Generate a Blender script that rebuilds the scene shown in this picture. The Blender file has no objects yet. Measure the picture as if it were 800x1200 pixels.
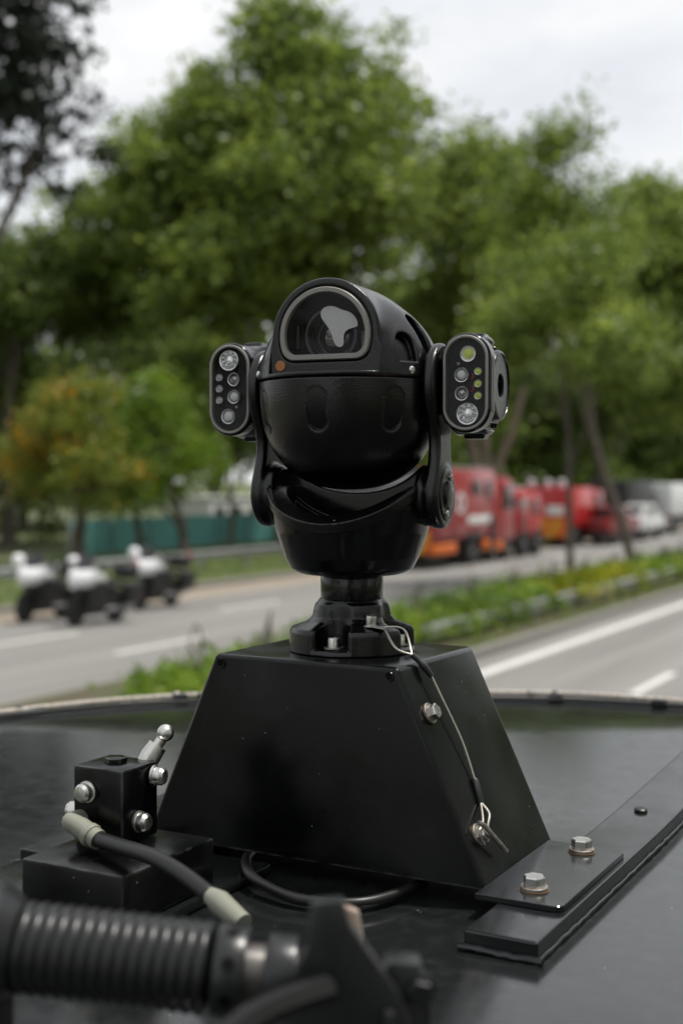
import bpy, bmesh, math, random
import numpy as np
from mathutils import Vector, Matrix

SC = bpy.context.scene
COL = SC.collection
R = math.radians

# ------------------------------------------------------------------ camera
cam_d = bpy.data.cameras.new('camera')
cam = bpy.data.objects.new('camera', cam_d); COL.objects.link(cam)
cam.location = (0, 0, 3.0)
cam.rotation_euler = (R(90 - 1.45), 0, R(28.8))
cam_d.sensor_fit = 'VERTICAL'; cam_d.sensor_height = 36; cam_d.sensor_width = 24
cam_d.lens = 45.0
cam_d.clip_start = 0.02; cam_d.clip_end = 2000
cam_d.dof.use_dof = True
cam_d.dof.focus_distance = 1.43
cam_d.dof.aperture_fstop = 3.4
SC.camera = cam

# ------------------------------------------------------------------ sky, sun, exposure
SUN_EL, SUN_AZ = R(70), R(50)        # azimuth measured from +Y towards +X
world = bpy.data.worlds.new('World'); SC.world = world
world.use_nodes = True
wn, wl = world.node_tree.nodes, world.node_tree.links
wn.clear()
w_out = wn.new('ShaderNodeOutputWorld'); w_bg = wn.new('ShaderNodeBackground')
sky = wn.new('ShaderNodeTexSky'); sky.sky_type = 'NISHITA'; sky.sun_disc = False
sky.sun_elevation = SUN_EL; sky.sun_rotation = SUN_AZ; sky.dust_density = 3
w_tc = wn.new('ShaderNodeTexCoord'); w_map = wn.new('ShaderNodeMapping')
w_map.inputs['Scale'].default_value = (1, 1, 2.2)
w_noise = wn.new('ShaderNodeTexNoise'); w_noise.inputs['Scale'].default_value = 3.2
w_noise.inputs['Detail'].default_value = 5; w_noise.inputs['Roughness'].default_value = .55
w_ramp = wn.new('ShaderNodeValToRGB')
w_ramp.color_ramp.elements[0].position = .34; w_ramp.color_ramp.elements[0].color = (.58, .58, .58, 1)
w_ramp.color_ramp.elements[1].position = .62; w_ramp.color_ramp.elements[1].color = (1, 1, 1, 1)
w_gain = wn.new('ShaderNodeMix'); w_gain.data_type = 'RGBA'; w_gain.blend_type = 'MULTIPLY'
w_gain.inputs[0].default_value = 1; w_gain.inputs[7].default_value = (1, 1, 1, 1)
w_mix = wn.new('ShaderNodeMix'); w_mix.data_type = 'RGBA'
w_mix.inputs[7].default_value = (8.5, 8.55, 8.6, 1)          # cloud cover
wl.new(w_tc.outputs['Generated'], w_map.inputs['Vector']); wl.new(w_map.outputs[0], w_noise.inputs['Vector'])
wl.new(w_noise.outputs['Fac'], w_ramp.inputs[0]); wl.new(w_ramp.outputs[0], w_mix.inputs[0])
wl.new(sky.outputs[0], w_mix.inputs[6]); wl.new(w_mix.outputs[2], w_bg.inputs['Color'])
w_bg.inputs['Strength'].default_value = 0.1
wl.new(w_bg.outputs[0], w_out.inputs['Surface'])

sun_d = bpy.data.lights.new('sun', 'SUN'); sun = bpy.data.objects.new('sun', sun_d); COL.objects.link(sun)
sun_d.energy = 3.4; sun_d.angle = R(4); sun_d.color = (1, .96, .9)
sd = Vector((math.sin(SUN_AZ) * math.cos(SUN_EL), math.cos(SUN_AZ) * math.cos(SUN_EL), math.sin(SUN_EL)))
sun.rotation_euler = (-sd).to_track_quat('-Z', 'Y').to_euler()
sun.location = (0, 0, 40)

SC.view_settings.view_transform = 'Standard'; SC.view_settings.look = 'None'
SC.view_settings.exposure = 0.25; SC.view_settings.gamma = 1
SC.view_settings.use_curve_mapping = False
SC.render.engine = 'CYCLES'
SC.cycles.use_denoising = True
SC.cycles.max_bounces = 8; SC.cycles.transparent_max_bounces = 12
SC.cycles.caustics_reflective = False; SC.cycles.caustics_refractive = False
SC.cycles.sample_clamp_indirect = 6

# ------------------------------------------------------------------ materials
MATS = {}
def mat(name, col, rough=.5, metal=0, spec=.5, noise=None, bump=None, speck=None, coat=0, rough_var=None, trans=0):
    """noise=(scale, colour2, lo, hi)  bump=(scale, strength, distance)  speck=(scale, threshold, colour)"""
    m = bpy.data.materials.new(name); m.use_nodes = True
    n, l = m.node_tree.nodes, m.node_tree.links
    p = n['Principled BSDF']
    p.inputs['Base Color'].default_value = (*col, 1); p.inputs['Roughness'].default_value = rough
    p.inputs['Metallic'].default_value = metal; p.inputs['Specular IOR Level'].default_value = spec
    p.inputs['Coat Weight'].default_value = coat; p.inputs['Transmission Weight'].default_value = trans
    tc = n.new('ShaderNodeTexCoord'); obj = tc.outputs['Object']
    last = None
    if noise:
        t = n.new('ShaderNodeTexNoise'); t.inputs['Scale'].default_value = noise[0]; t.inputs['Detail'].default_value = 6
        t.inputs['Roughness'].default_value = .6
        l.new(obj, t.inputs['Vector'])
        r = n.new('ShaderNodeValToRGB'); r.color_ramp.elements[0].position = noise[2]; r.color_ramp.elements[1].position = noise[3]
        r.color_ramp.elements[0].color = (*col, 1); r.color_ramp.elements[1].color = (*noise[1], 1)
        l.new(t.outputs['Fac'], r.inputs[0]); last = r.outputs[0]
    if speck:
        v = n.new('ShaderNodeTexVoronoi'); v.inputs['Scale'].default_value = speck[0]; v.inputs['Randomness'].default_value = 1
        l.new(obj, v.inputs['Vector'])
        lt = n.new('ShaderNodeMath'); lt.operation = 'LESS_THAN'; lt.inputs[1].default_value = speck[1]
        l.new(v.outputs['Distance'], lt.inputs[0])
        k = n.new('ShaderNodeTexNoise'); k.inputs['Scale'].default_value = speck[0] * .35; l.new(obj, k.inputs['Vector'])
        gt = n.new('ShaderNodeMath'); gt.operation = 'GREATER_THAN'; gt.inputs[1].default_value = .53
        l.new(k.outputs['Fac'], gt.inputs[0])
        mu = n.new('ShaderNodeMath'); mu.operation = 'MULTIPLY'; l.new(lt.outputs[0], mu.inputs[0]); l.new(gt.outputs[0], mu.inputs[1])
        mx = n.new('ShaderNodeMix'); mx.data_type = 'RGBA'; l.new(mu.outputs[0], mx.inputs[0])
        mx.inputs[6].default_value = (*col, 1); mx.inputs[7].default_value = (*speck[2], 1)
        if last: l.new(last, mx.inputs[6])
        last = mx.outputs[2]
    if last: l.new(last, p.inputs['Base Color'])
    if rough_var:
        t = n.new('ShaderNodeTexNoise'); t.inputs['Scale'].default_value = rough_var[0]; t.inputs['Detail'].default_value = 5
        l.new(obj, t.inputs['Vector'])
        mr = n.new('ShaderNodeMapRange'); mr.inputs[1].default_value = .3; mr.inputs[2].default_value = .7
        mr.inputs[3].default_value = rough_var[1]; mr.inputs[4].default_value = rough_var[2]
        l.new(t.outputs['Fac'], mr.inputs[0]); l.new(mr.outputs[0], p.inputs['Roughness'])
    if bump:
        t = n.new('ShaderNodeTexNoise'); t.inputs['Scale'].default_value = bump[0]; t.inputs['Detail'].default_value = 2
        l.new(obj, t.inputs['Vector'])
        b = n.new('ShaderNodeBump'); b.inputs['Strength'].default_value = bump[1]; b.inputs['Distance'].default_value = bump[2]
        l.new(t.outputs['Fac'], b.inputs['Height']); l.new(b.outputs[0], p.inputs['Normal'])
    MATS[name] = m
    return m

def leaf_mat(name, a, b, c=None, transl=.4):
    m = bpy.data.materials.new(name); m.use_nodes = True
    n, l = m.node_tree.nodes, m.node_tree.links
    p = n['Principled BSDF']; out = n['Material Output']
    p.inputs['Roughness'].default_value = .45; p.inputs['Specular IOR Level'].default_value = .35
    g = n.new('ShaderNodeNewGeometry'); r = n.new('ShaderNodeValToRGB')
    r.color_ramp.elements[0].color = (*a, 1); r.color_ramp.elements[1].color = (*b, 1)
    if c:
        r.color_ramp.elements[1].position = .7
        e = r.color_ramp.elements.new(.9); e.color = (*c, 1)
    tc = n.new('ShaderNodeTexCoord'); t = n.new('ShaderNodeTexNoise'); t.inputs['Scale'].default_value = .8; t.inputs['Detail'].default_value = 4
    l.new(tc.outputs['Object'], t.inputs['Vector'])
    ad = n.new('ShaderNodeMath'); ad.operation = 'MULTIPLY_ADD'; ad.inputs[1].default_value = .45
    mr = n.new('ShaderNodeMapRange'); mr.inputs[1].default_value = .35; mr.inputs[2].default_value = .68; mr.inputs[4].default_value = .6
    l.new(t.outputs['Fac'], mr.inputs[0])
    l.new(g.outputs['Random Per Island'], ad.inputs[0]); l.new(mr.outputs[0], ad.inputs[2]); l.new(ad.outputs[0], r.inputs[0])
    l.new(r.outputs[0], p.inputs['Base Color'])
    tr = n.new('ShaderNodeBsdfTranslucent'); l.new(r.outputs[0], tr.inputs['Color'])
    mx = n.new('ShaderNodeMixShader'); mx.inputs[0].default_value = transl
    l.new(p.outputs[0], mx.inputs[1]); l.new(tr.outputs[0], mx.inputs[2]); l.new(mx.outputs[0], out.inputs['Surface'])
    MATS[name] = m
    return m

def glass_mat(name, tint=(1, 1, 1), rough=.0, ior=1.5):
    m = bpy.data.materials.new(name); m.use_nodes = True
    n, l = m.node_tree.nodes, m.node_tree.links
    n.remove(n['Principled BSDF']); out = n['Material Output']
    f = n.new('ShaderNodeFresnel'); f.inputs['IOR'].default_value = ior
    t = n.new('ShaderNodeBsdfTransparent'); t.inputs['Color'].default_value = (*tint, 1)
    g = n.new('ShaderNodeBsdfGlossy'); g.inputs['Roughness'].default_value = rough
    mx = n.new('ShaderNodeMixShader'); l.new(f.outputs[0], mx.inputs[0]); l.new(t.outputs[0], mx.inputs[1]); l.new(g.outputs[0], mx.inputs[2])
    l.new(mx.outputs[0], out.inputs['Surface'])
    MATS[name] = m
    return m

mat('powder', (.0026, .0028, .0030), .2, spec=.45, bump=(520, .34, .0010), rough_var=(300, .14, .26), speck=(160, .03, (.16, .16, .16)))
mat('powder_smooth', (.0024, .0026, .0028), .14, spec=.42, bump=(500, .1, .0006), rough_var=(60, .09, .2), speck=(140, .025, (.16, .16, .16)))
mat('sheet_black', (.0022, .0026, .0026), .24, spec=.27, bump=(160, .1, .0006), rough_var=(14, .15, .34), noise=(9, (.012, .0125, .0115), .5, .85), speck=(75, .045, (.36, .36, .34)))
def edge_wear_glint(name, radius, colour):
    m = MATS[name]; n, l = m.node_tree.nodes, m.node_tree.links; p = n['Principled BSDF']
    src = p.inputs['Base Color'].links[0].from_socket
    b = n.new('ShaderNodeBevel'); b.samples = 4; b.inputs['Radius'].default_value = radius
    g = n.new('ShaderNodeNewGeometry'); d = n.new('ShaderNodeVectorMath'); d.operation = 'DOT_PRODUCT'
    l.new(b.outputs[0], d.inputs[0]); l.new(g.outputs['Normal'], d.inputs[1])
    mr = n.new('ShaderNodeMapRange'); mr.inputs[1].default_value = .995; mr.inputs[2].default_value = .93; l.new(d.outputs['Value'], mr.inputs[0])
    t = n.new('ShaderNodeTexNoise'); t.inputs['Scale'].default_value = 30; t.inputs['Detail'].default_value = 6
    tc = n.new('ShaderNodeTexCoord'); l.new(tc.outputs['Object'], t.inputs['Vector'])
    m2 = n.new('ShaderNodeMapRange'); m2.inputs[1].default_value = .42; m2.inputs[2].default_value = .68; l.new(t.outputs['Fac'], m2.inputs[0])
    mu = n.new('ShaderNodeMath'); mu.operation = 'MULTIPLY'; l.new(mr.outputs[0], mu.inputs[0]); l.new(m2.outputs[0], mu.inputs[1])
    mx = n.new('ShaderNodeMix'); mx.data_type = 'RGBA'; l.new(mu.outputs[0], mx.inputs[0]); l.new(src, mx.inputs[6]); mx.inputs[7].default_value = (*colour, 1)
    l.new(mx.outputs[2], p.inputs['Base Color'])
edge_wear_glint('sheet_black', .004, (.10, .105, .10))  # patchy pale edges: wear plus bright edge highlights put into the colour
mat('roof_paint', (.009, .0105, .0108), .12, spec=.68, rough_var=(40, .11, .17), noise=(48, (.022, .023, .022), .48, .82), speck=(60, .055, (.25, .25, .24)))
mat('rail_paint', (.008, .0095, .010), .2, spec=.6, bump=(130, .1, .0006), rough_var=(20, .13, .26), speck=(90, .03, (.2, .2, .19)))
mat('rubber', (.006, .006, .006), .42, bump=(300, .2, .0008))
mat('steel', (.62, .61, .58), .28, 1, bump=(220, .15, .0005), rough_var=(120, .2, .42))
mat('steel_dull', (.42, .40, .37), .42, 1, noise=(150, (.20, .15, .10), .45, .75), rough_var=(120, .3, .55))
mat('rod_dull', (.12, .115, .11), .4, .6, noise=(150, (.07, .06, .05), .45, .75))
mat('dull_black', (.006, .006, .0065), .6, spec=.3, bump=(200, .2, .001))
mat('washer_rust', (.12, .08, .045), .6, .3, noise=(160, (.16, .06, .02), .4, .65))
mat('bezel_grey', (.26, .25, .23), .42, bump=(400, .15, .0004))
mat('bezel_dark', (.10, .10, .10), .42, bump=(400, .15, .0004))
mat('black_inner', (.003, .003, .003), .5, spec=.12)
mat('lens_glass', (.008, .006, .007), .05, spec=.8, coat=1)
mat('reflection_grey', (.58, .58, .58), .6, noise=(800, (.88, .88, .88), .35, .65))  # grainy grey that carries the lens reflection as plain colour
mat('amber', (.36, .13, .03), .35)
mat('led_cup', (.9, .91, .91), .12, .75, bump=(420, .5, .0018))
mat('led_ring', (.7, .7, .7), .2, 1)
mat('led_white', (.85, .86, .85), .2, bump=(500, .2, .001))
mat('led_chip', (.80, .90, .15), .35)
mat('led_dark', (.35, .35, .36), .12, .7)
mat('red_wire', (.35, .01, .015), .5)
mat('wire', (.55, .52, .46), .38, .85, bump=(900, .6, .0006))
mat('sleeve', (.013, .013, .013), .4)
mat('pale_fitting', (.22, .225, .18), .45, bump=(300, .15, .0005))
mat('gunmetal', (.016, .017, .018), .32, .2, bump=(180, .2, .0008))
mat('bellows', (.007, .0075, .008), .34, bump=(250, .15, .0006))
mat('dirty_white', (.30, .27, .24), .6, noise=(60, (.32, .17, .08), .5, .75))
mat('trim_beige', (.46, .42, .37), .6, noise=(120, (.16, .13, .10), .45, .75), bump=(300, .3, .001))
glass_mat('glass_clear', (.97, .97, .97), .0, 1.2)
glass_mat('glass_pod', (.98, .98, .98), .0, 1.2)
mat('asphalt', (.150, .146, .137), .85, noise=(.55, (.222, .216, .203), .32, .7), bump=(60, .3, .004))
def stretch(name, sc):
    n, l = MATS[name].node_tree.nodes, MATS[name].node_tree.links
    t = [x for x in n if x.type == 'TEX_NOISE'][0]; src = t.inputs['Vector'].links[0].from_socket
    mp = n.new('ShaderNodeMapping'); mp.inputs['Scale'].default_value = sc; l.new(src, mp.inputs['Vector']); l.new(mp.outputs[0], t.inputs['Vector'])
stretch('asphalt', (2.4, .12, 1))
mat('marking', (.62, .61, .58), .7, noise=(3, (.42, .41, .39), .45, .8))
mat('kerb', (.20, .19, .17), .8, noise=(4, (.2, .19, .17), .4, .7))
mat('sand', (.27, .23, .18), .9, noise=(1.5, (.20, .17, .135), .4, .7))
mat('grass_ground', (.055, .085, .022), .9, noise=(.9, (.11, .10, .045), .4, .72))
mat('soil', (.07, .055, .036), .95, noise=(2, (.06, .07, .025), .4, .7))
mat('bark', (.075, .062, .048), .9, noise=(3, (.12, .10, .08), .4, .7), bump=(6, .5, .05))
mat('bark_pale', (.27, .23, .18), .9, noise=(2, (.17, .14, .11), .4, .7), bump=(6, .5, .05))
mat('galv', (.36, .37, .37), .45, .7, noise=(3, (.25, .26, .26), .4, .7))
mat('teal', (.12, .35, .325), .6, noise=(1.2, (.15, .40, .37), .4, .7))
mat('white_paint', (.72, .73, .73), .35)
mat('white_canvas', (.75, .74, .72), .8)
mat('fire_red', (.30, .007, .009), .28, coat=.4)
mat('fire_red_bright', (.46, .010, .010), .3, coat=.3)
mat('fire_red_dark', (.17, .010, .012), .4, coat=.2)
mat('hi_orange', (.62, .13, .012), .5)
mat('hi_yellow', (.58, .33, .02), .5)
mat('tyre', (.014, .014, .014), .8)
mat('rim_grey', (.35, .35, .36), .35, .7)
mat('dark_glass', (.012, .014, .016), .06, spec=.7)
mat('black_plastic', (.015, .015, .016), .45)
mat('tail_red', (.45, .012, .012), .25)
mat('lamp_clear', (.65, .66, .68), .12)
mat('blue_lens', (.02, .06, .45), .2)
mat('shell_white', (.78, .79, .8), .25, coat=.3)
mat('brick_red', (.09, .03, .03), .8)
leaf_mat('leaf', (.072, .118, .024), (.215, .29, .055), (.40, .48, .09), .5)
leaf_mat('leaf_deep', (.050, .084, .020), (.145, .205, .042), (.27, .34, .065), .5)
leaf_mat('leaf_backlit', (.008, .014, .008), (.018, .030, .014), transl=.1)  # leaves darkened: the backlit shade is put into the colour
leaf_mat('leaf_autumn', (.12, .17, .03), (.24, .27, .04), (.70, .32, .03), .5)
leaf_mat('leaf_fresh', (.085, .16, .02), (.20, .31, .035), (.36, .45, .055), .5)
leaf_mat('leaf_mid', (.05, .11, .016), (.12, .20, .026), (.20, .28, .04), .48)
leaf_mat('leaf_yellow', (.10, .19, .015), (.30, .33, .02), (.50, .44, .03))
leaf_mat('leaf_purple', (.06, .10, .03), (.12, .09, .08), (.18, .10, .12))

# ------------------------------------------------------------------ object helpers
def tag(o, label=None, cat=None, group=None, kind=None):
    if label: o['label'] = label
    if cat: o['category'] = cat
    if group: o['group'] = group
    if kind: o['kind'] = kind
    return o

def thing(name, label, cat, loc=(0, 0, 0), rz=0, group=None):
    o = bpy.data.objects.new(name, None); COL.objects.link(o)
    o.empty_display_size = .05
    o.location = loc; o.rotation_euler = (0, 0, rz)
    return tag(o, label, cat, group)

def link(name, me, m, parent=None, smooth=35):
    for x in (m if isinstance(m, (list, tuple)) else [m]):
        if len(me.materials) < 8: me.materials.append(MATS[x])
    if smooth is not None:
        me.polygons.foreach_set('use_smooth', np.ones(len(me.polygons), bool))
        if smooth < 180: me.set_sharp_from_angle(angle=R(smooth))
    o = bpy.data.objects.new(name, me); COL.objects.link(o)
    if parent: o.parent = parent
    return o

def share(name, src, parent=None, loc=None, rot=None, scale=None):
    o = bpy.data.objects.new(name, src.data); COL.objects.link(o)
    if parent: o.parent = parent
    if loc is not None: o.location = loc
    if rot is not None: o.rotation_euler = rot
    if scale is not None: o.scale = scale
    return o

def copy_tree(o, parent=None):
    c = o.copy(); COL.objects.link(c); c.parent = parent
    for ch in o.children: copy_tree(ch, c)
    return c

class MB:
    """collects shapes into one mesh"""
    def __init__(s): s.v = []; s.f = []; s.mi = []
    def add(s, verts, faces, mi=0, M=None):
        b = len(s.v)
        for p in verts:
            s.v.append(tuple(M @ Vector(p)) if M is not None else tuple(p))
        for f in faces: s.f.append(tuple(i + b for i in f)); s.mi.append(mi)
        return s
    def bm(s, bm, mi=0, M=None):
        bm.verts.index_update()
        s.add([v.co[:] for v in bm.verts], [[v.index for v in f.verts] for f in bm.faces], mi, M); bm.free(); return s
    def box(s, x0, x1, y0, y1, z0, z1, bev=0, mi=0, M=None, seg=2):
        bm = bmesh.new(); bmesh.ops.create_cube(bm, size=1)
        for v in bm.verts: v.co = Vector(((x0 + x1) / 2 + v.co.x * (x1 - x0), (y0 + y1) / 2 + v.co.y * (y1 - y0), (z0 + z1) / 2 + v.co.z * (z1 - z0)))
        if bev: bmesh.ops.bevel(bm, geom=bm.edges[:], offset=bev, segments=seg, affect='EDGES', profile=.5)
        return s.bm(bm, mi, M)
    def hexa(s, bot, top, bev=0, mi=0, M=None):
        bm = bmesh.new(); vs = [bm.verts.new(p) for p in list(bot) + list(top)]; n = len(bot)
        bm.faces.new(vs[:n][::-1]); bm.faces.new(vs[n:])
        for i in range(n): bm.faces.new((vs[i], vs[(i + 1) % n], vs[n + (i + 1) % n], vs[n + i]))
        if bev: bmesh.ops.bevel(bm, geom=bm.edges[:], offset=bev, segments=2, affect='EDGES', profile=.5)
        return s.bm(bm, mi, M)
    def lathe(s, prof, n=32, M=None, mi=0, cap=True):
        """prof: list of (r, z)"""
        v = []; f = []
        for r, z in prof:
            for k in range(n):
                a = 2 * math.pi * k / n; v.append((r * math.cos(a), r * math.sin(a), z))
        for i in range(len(prof) - 1):
            for k in range(n):
                k2 = (k + 1) % n
                f.append((i * n + k, i * n + k2, (i + 1) * n + k2, (i + 1) * n + k))
        if cap:
            f.append(tuple(range(n))[::-1]); f.append(tuple((len(prof) - 1) * n + k for k in range(n)))
        return s.add(v, f, mi, M)
    def tube(s, pts, r, n=12, mi=0, cap=True, ribs=None):
        pts = [Vector(p) for p in pts]; rr = r if isinstance(r, (list, tuple)) else [r] * len(pts)
        up = Vector((0, 0, 1)); v = []; f = []; prev = None
        for i, p in enumerate(pts):
            t = (pts[min(i + 1, len(pts) - 1)] - pts[max(i - 1, 0)]).normalized()
            a = t.cross(up) if prev is None else prev - t * prev.dot(t)
            if a.length < 1e-5: a = t.cross(Vector((1, 0, 0)))
            a.normalize(); prev = a; b = t.cross(a)
            for k in range(n):
                q = 2 * math.pi * k / n; v.append(p + (a * math.cos(q) + b * math.sin(q)) * rr[i])
        for i in range(len(pts) - 1):
            for k in range(n):
                k2 = (k + 1) % n; f.append((i * n + k, i * n + k2, (i + 1) * n + k2, (i + 1) * n + k))
        if cap: f.append(tuple(range(n))[::-1]); f.append(tuple((len(pts) - 1) * n + k for k in range(n)))
        return s.add(v, f, mi)
    def loops(s, loops, cap0=True, cap1=True, mi=0, M=None, closed=False):
        n = len(loops[0]); v = [p for L in loops for p in L]; f = []
        m = len(loops)
        for i in range(m if closed else m - 1):
            j = (i + 1) % m
            for k in range(n):
                k2 = (k + 1) % n; f.append((i * n + k, i * n + k2, j * n + k2, j * n + k))
        if not closed:
            if cap0: f.append(tuple(range(n))[::-1])
            if cap1: f.append(tuple((m - 1) * n + k for k in range(n)))
        return s.add(v, f, mi, M)
    def sphere(s, c, r, n=16, m=10, mi=0, sc=(1, 1, 1), M=None):
        prof = [(max(r * math.sin(math.pi * i / m), 1e-5), -r * math.cos(math.pi * i / m)) for i in range(m + 1)]
        T = Matrix.Translation(c) @ Matrix.Diagonal((*sc, 1))
        return s.lathe(prof, n, (M @ T) if M is not None else T, mi)
    def mesh(s, name):
        me = bpy.data.meshes.new(name); me.from_pydata(s.v, [], s.f)
        me.polygons.foreach_set('material_index', s.mi)
        bm = bmesh.new(); bm.from_mesh(me); bmesh.ops.recalc_face_normals(bm, faces=bm.faces[:]); bm.to_mesh(me); bm.free()
        return me
    def build(s, name, m, parent=None, smooth=35): return link(name, s.mesh(name), m, parent, smooth)

def frame_to(d, loc=(0, 0, 0), roll=0):
    """matrix whose +Z points along d"""
    return Matrix.Translation(loc) @ Vector(d).to_track_quat('Z', 'Y').to_matrix().to_4x4() @ Matrix.Rotation(roll, 4, 'Z')

def spline(pts, n=10):
    P = [Vector(p) for p in pts]; out = []
    for i in range(len(P) - 1):
        p0, p1, p2, p3 = P[max(i - 1, 0)], P[i], P[i + 1], P[min(i + 2, len(P) - 1)]
        for k in range(n):
            t = k / n
            out.append(.5 * ((2 * p1) + (p2 - p0) * t + (2 * p0 - 5 * p1 + 4 * p2 - p3) * t * t + (3 * p1 - p0 - 3 * p2 + p3) * t ** 3))
    out.append(P[-1]); return out

# ------------------------------------------------------------------ signed-distance surfaces (surface nets)
def sdf_mesh(name, fn, lo, hi, h):
    ax = [np.arange(lo[i] - 2 * h, hi[i] + 3 * h, h) for i in range(3)]
    X, Y, Z = np.meshgrid(*ax, indexing='ij')
    D = fn(X, Y, Z).astype(np.float32)
    nx, ny, nz = D.shape
    S = D < 0
    acc = np.zeros((nx - 1, ny - 1, nz - 1, 3), np.float32); cnt = np.zeros((nx - 1, ny - 1, nz - 1), np.float32)
    def sl(a, o, n): return slice(o, n - 1 + o)
    for axis in range(3):
        o1, o2 = [a for a in range(3) if a != axis]
        for i in (0, 1):
            for j in (0, 1):
                off = [0, 0, 0]; off[o1] = i; off[o2] = j
                A = D[sl(0, off[0], nx), sl(1, off[1], ny), sl(2, off[2], nz)]
                off2 = list(off); off2[axis] = 1
                B = D[sl(0, off2[0], nx), sl(1, off2[1], ny), sl(2, off2[2], nz)]
                c = (A < 0) != (B < 0)
                t = np.where(c, A / np.where(c, A - B, 1), 0)
                pos = [np.full(c.shape, off[0], np.float32), np.full(c.shape, off[1], np.float32), np.full(c.shape, off[2], np.float32)]
                pos[axis] = t
                for q in range(3): acc[..., q] += np.where(c, pos[q], 0)
                cnt += c
    act = cnt > 0
    idx = np.full(act.shape, -1, np.int64); idx[act] = np.arange(act.sum())
    ijk = np.argwhere(act).astype(np.float32)
    P = (ijk + acc[act] / cnt[act][:, None]) * h + np.array([a[0] for a in ax], np.float32)
    quads = []
    for axis in range(3):
        o1, o2 = [(1, 2), (2, 0), (0, 1)][axis]
        n = [nx, ny, nz]
        s0 = [slice(1, n[a] - 1) for a in range(3)]; s0[axis] = slice(0, n[axis] - 1)
        s1 = list(s0); s1[axis] = slice(1, n[axis])
        a = S[tuple(s0)]; b = S[tuple(s1)]; c = a != b
        E = np.argwhere(c) + np.array([0 if q == axis else 1 for q in range(3)])
        flip = a[c]
        def cell(d1, d2):
            K = E.copy(); K[:, o1] -= d1; K[:, o2] -= d2
            return idx[K[:, 0], K[:, 1], K[:, 2]]
        q = np.stack([cell(1, 1), cell(0, 1), cell(0, 0), cell(1, 0)], 1)
        q[~flip] = q[~flip][:, ::-1]
        quads.append(q)
    Q = np.concatenate(quads)
    return np_mesh(name, P, Q)

def np_mesh(name, P, Q):
    me = bpy.data.meshes.new(name)
    k = Q.shape[1]
    me.vertices.add(len(P)); me.vertices.foreach_set('co', P.astype(np.float32).ravel())
    me.loops.add(Q.size); me.loops.foreach_set('vertex_index', Q.astype(np.int32).ravel())
    me.polygons.add(len(Q)); me.polygons.foreach_set('loop_start', np.arange(0, Q.size, k, dtype=np.int32))
    me.update(calc_edges=True); me.validate()
    return me

def sub(a, b, k=0):
    return smax(a, -b, k)
def smin(a, b, k):
    if k == 0: return np.minimum(a, b)
    h = np.clip(.5 + .5 * (b - a) / k, 0, 1); return b * (1 - h) + a * h - k * h * (1 - h)
def smax(a, b, k):
    return -smin(-a, -b, k)
def sphere_d(X, Y, Z, c, r): return np.sqrt((X - c[0]) ** 2 + (Y - c[1]) ** 2 + (Z - c[2]) ** 2) - r
def rbox_d(X, Y, Z, c, hs, r):
    qx, qy, qz = np.abs(X - c[0]) - hs[0] + r, np.abs(Y - c[1]) - hs[1] + r, np.abs(Z - c[2]) - hs[2] + r
    return np.sqrt(np.maximum(qx, 0) ** 2 + np.maximum(qy, 0) ** 2 + np.maximum(qz, 0) ** 2) + np.minimum(np.maximum(qx, np.maximum(qy, qz)), 0) - r
def extrude_d(d2, w, hh, r=.002):
    """2D distance d2, |w| <= hh, rounded"""
    a, b = d2 + r, np.abs(w) - hh + r
    return np.sqrt(np.maximum(a, 0) ** 2 + np.maximum(b, 0) ** 2) + np.minimum(np.maximum(a, b), 0) - r

# ------------------------------------------------------------------ fasteners (local +Z is the axis)
def hex_mesh(r, h, washer=0, wt=.002):
    mb = MB()
    if washer: mb.lathe([(washer * .55, 0), (washer, 0), (washer, wt * .8), (washer * .96, wt), (washer * .55, wt)], 28, mi=1, cap=False)
    a = math.pi / 6
    def ring(rr, z): return [(rr * math.cos(a + k * math.pi / 3), rr * math.sin(a + k * math.pi / 3), z) for k in range(6)]
    mb.loops([ring(r, wt), ring(r, wt + h * .86), ring(r * .90, wt + h)], cap0=False)
    return mb
def cap_mesh(r, h, washer=0, wt=.0015):
    mb = MB()
    if washer: mb.lathe([(washer * .5, 0), (washer, 0), (washer, wt), (washer * .5, wt)], 28, mi=1, cap=False)
    mb.lathe([(r, 0), (r, h * .9), (r * .93, h), (r * .55, h), (r * .5, h * .55)], 24)
    return mb
def pan_mesh(r, h):
    mb = MB(); mb.lathe([(r, 0), (r, h * .35), (r * .8, h * .8), (r * .45, h), (r * .4, h * .6)], 18); return mb

BOLT = {}
def bolt(kind, name, parent, loc, d=(0, 0, 1), roll=0, mats=None, make=None):
    key = kind
    if key not in BOLT:
        me = make().mesh(name)
        o = link(name, me, mats or ['steel', 'steel_dull'], parent, 32); BOLT[key] = o
    else:
        o = share(name, BOLT[key], parent)
    o.matrix_local = frame_to(d, loc, roll)
    return o

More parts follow.
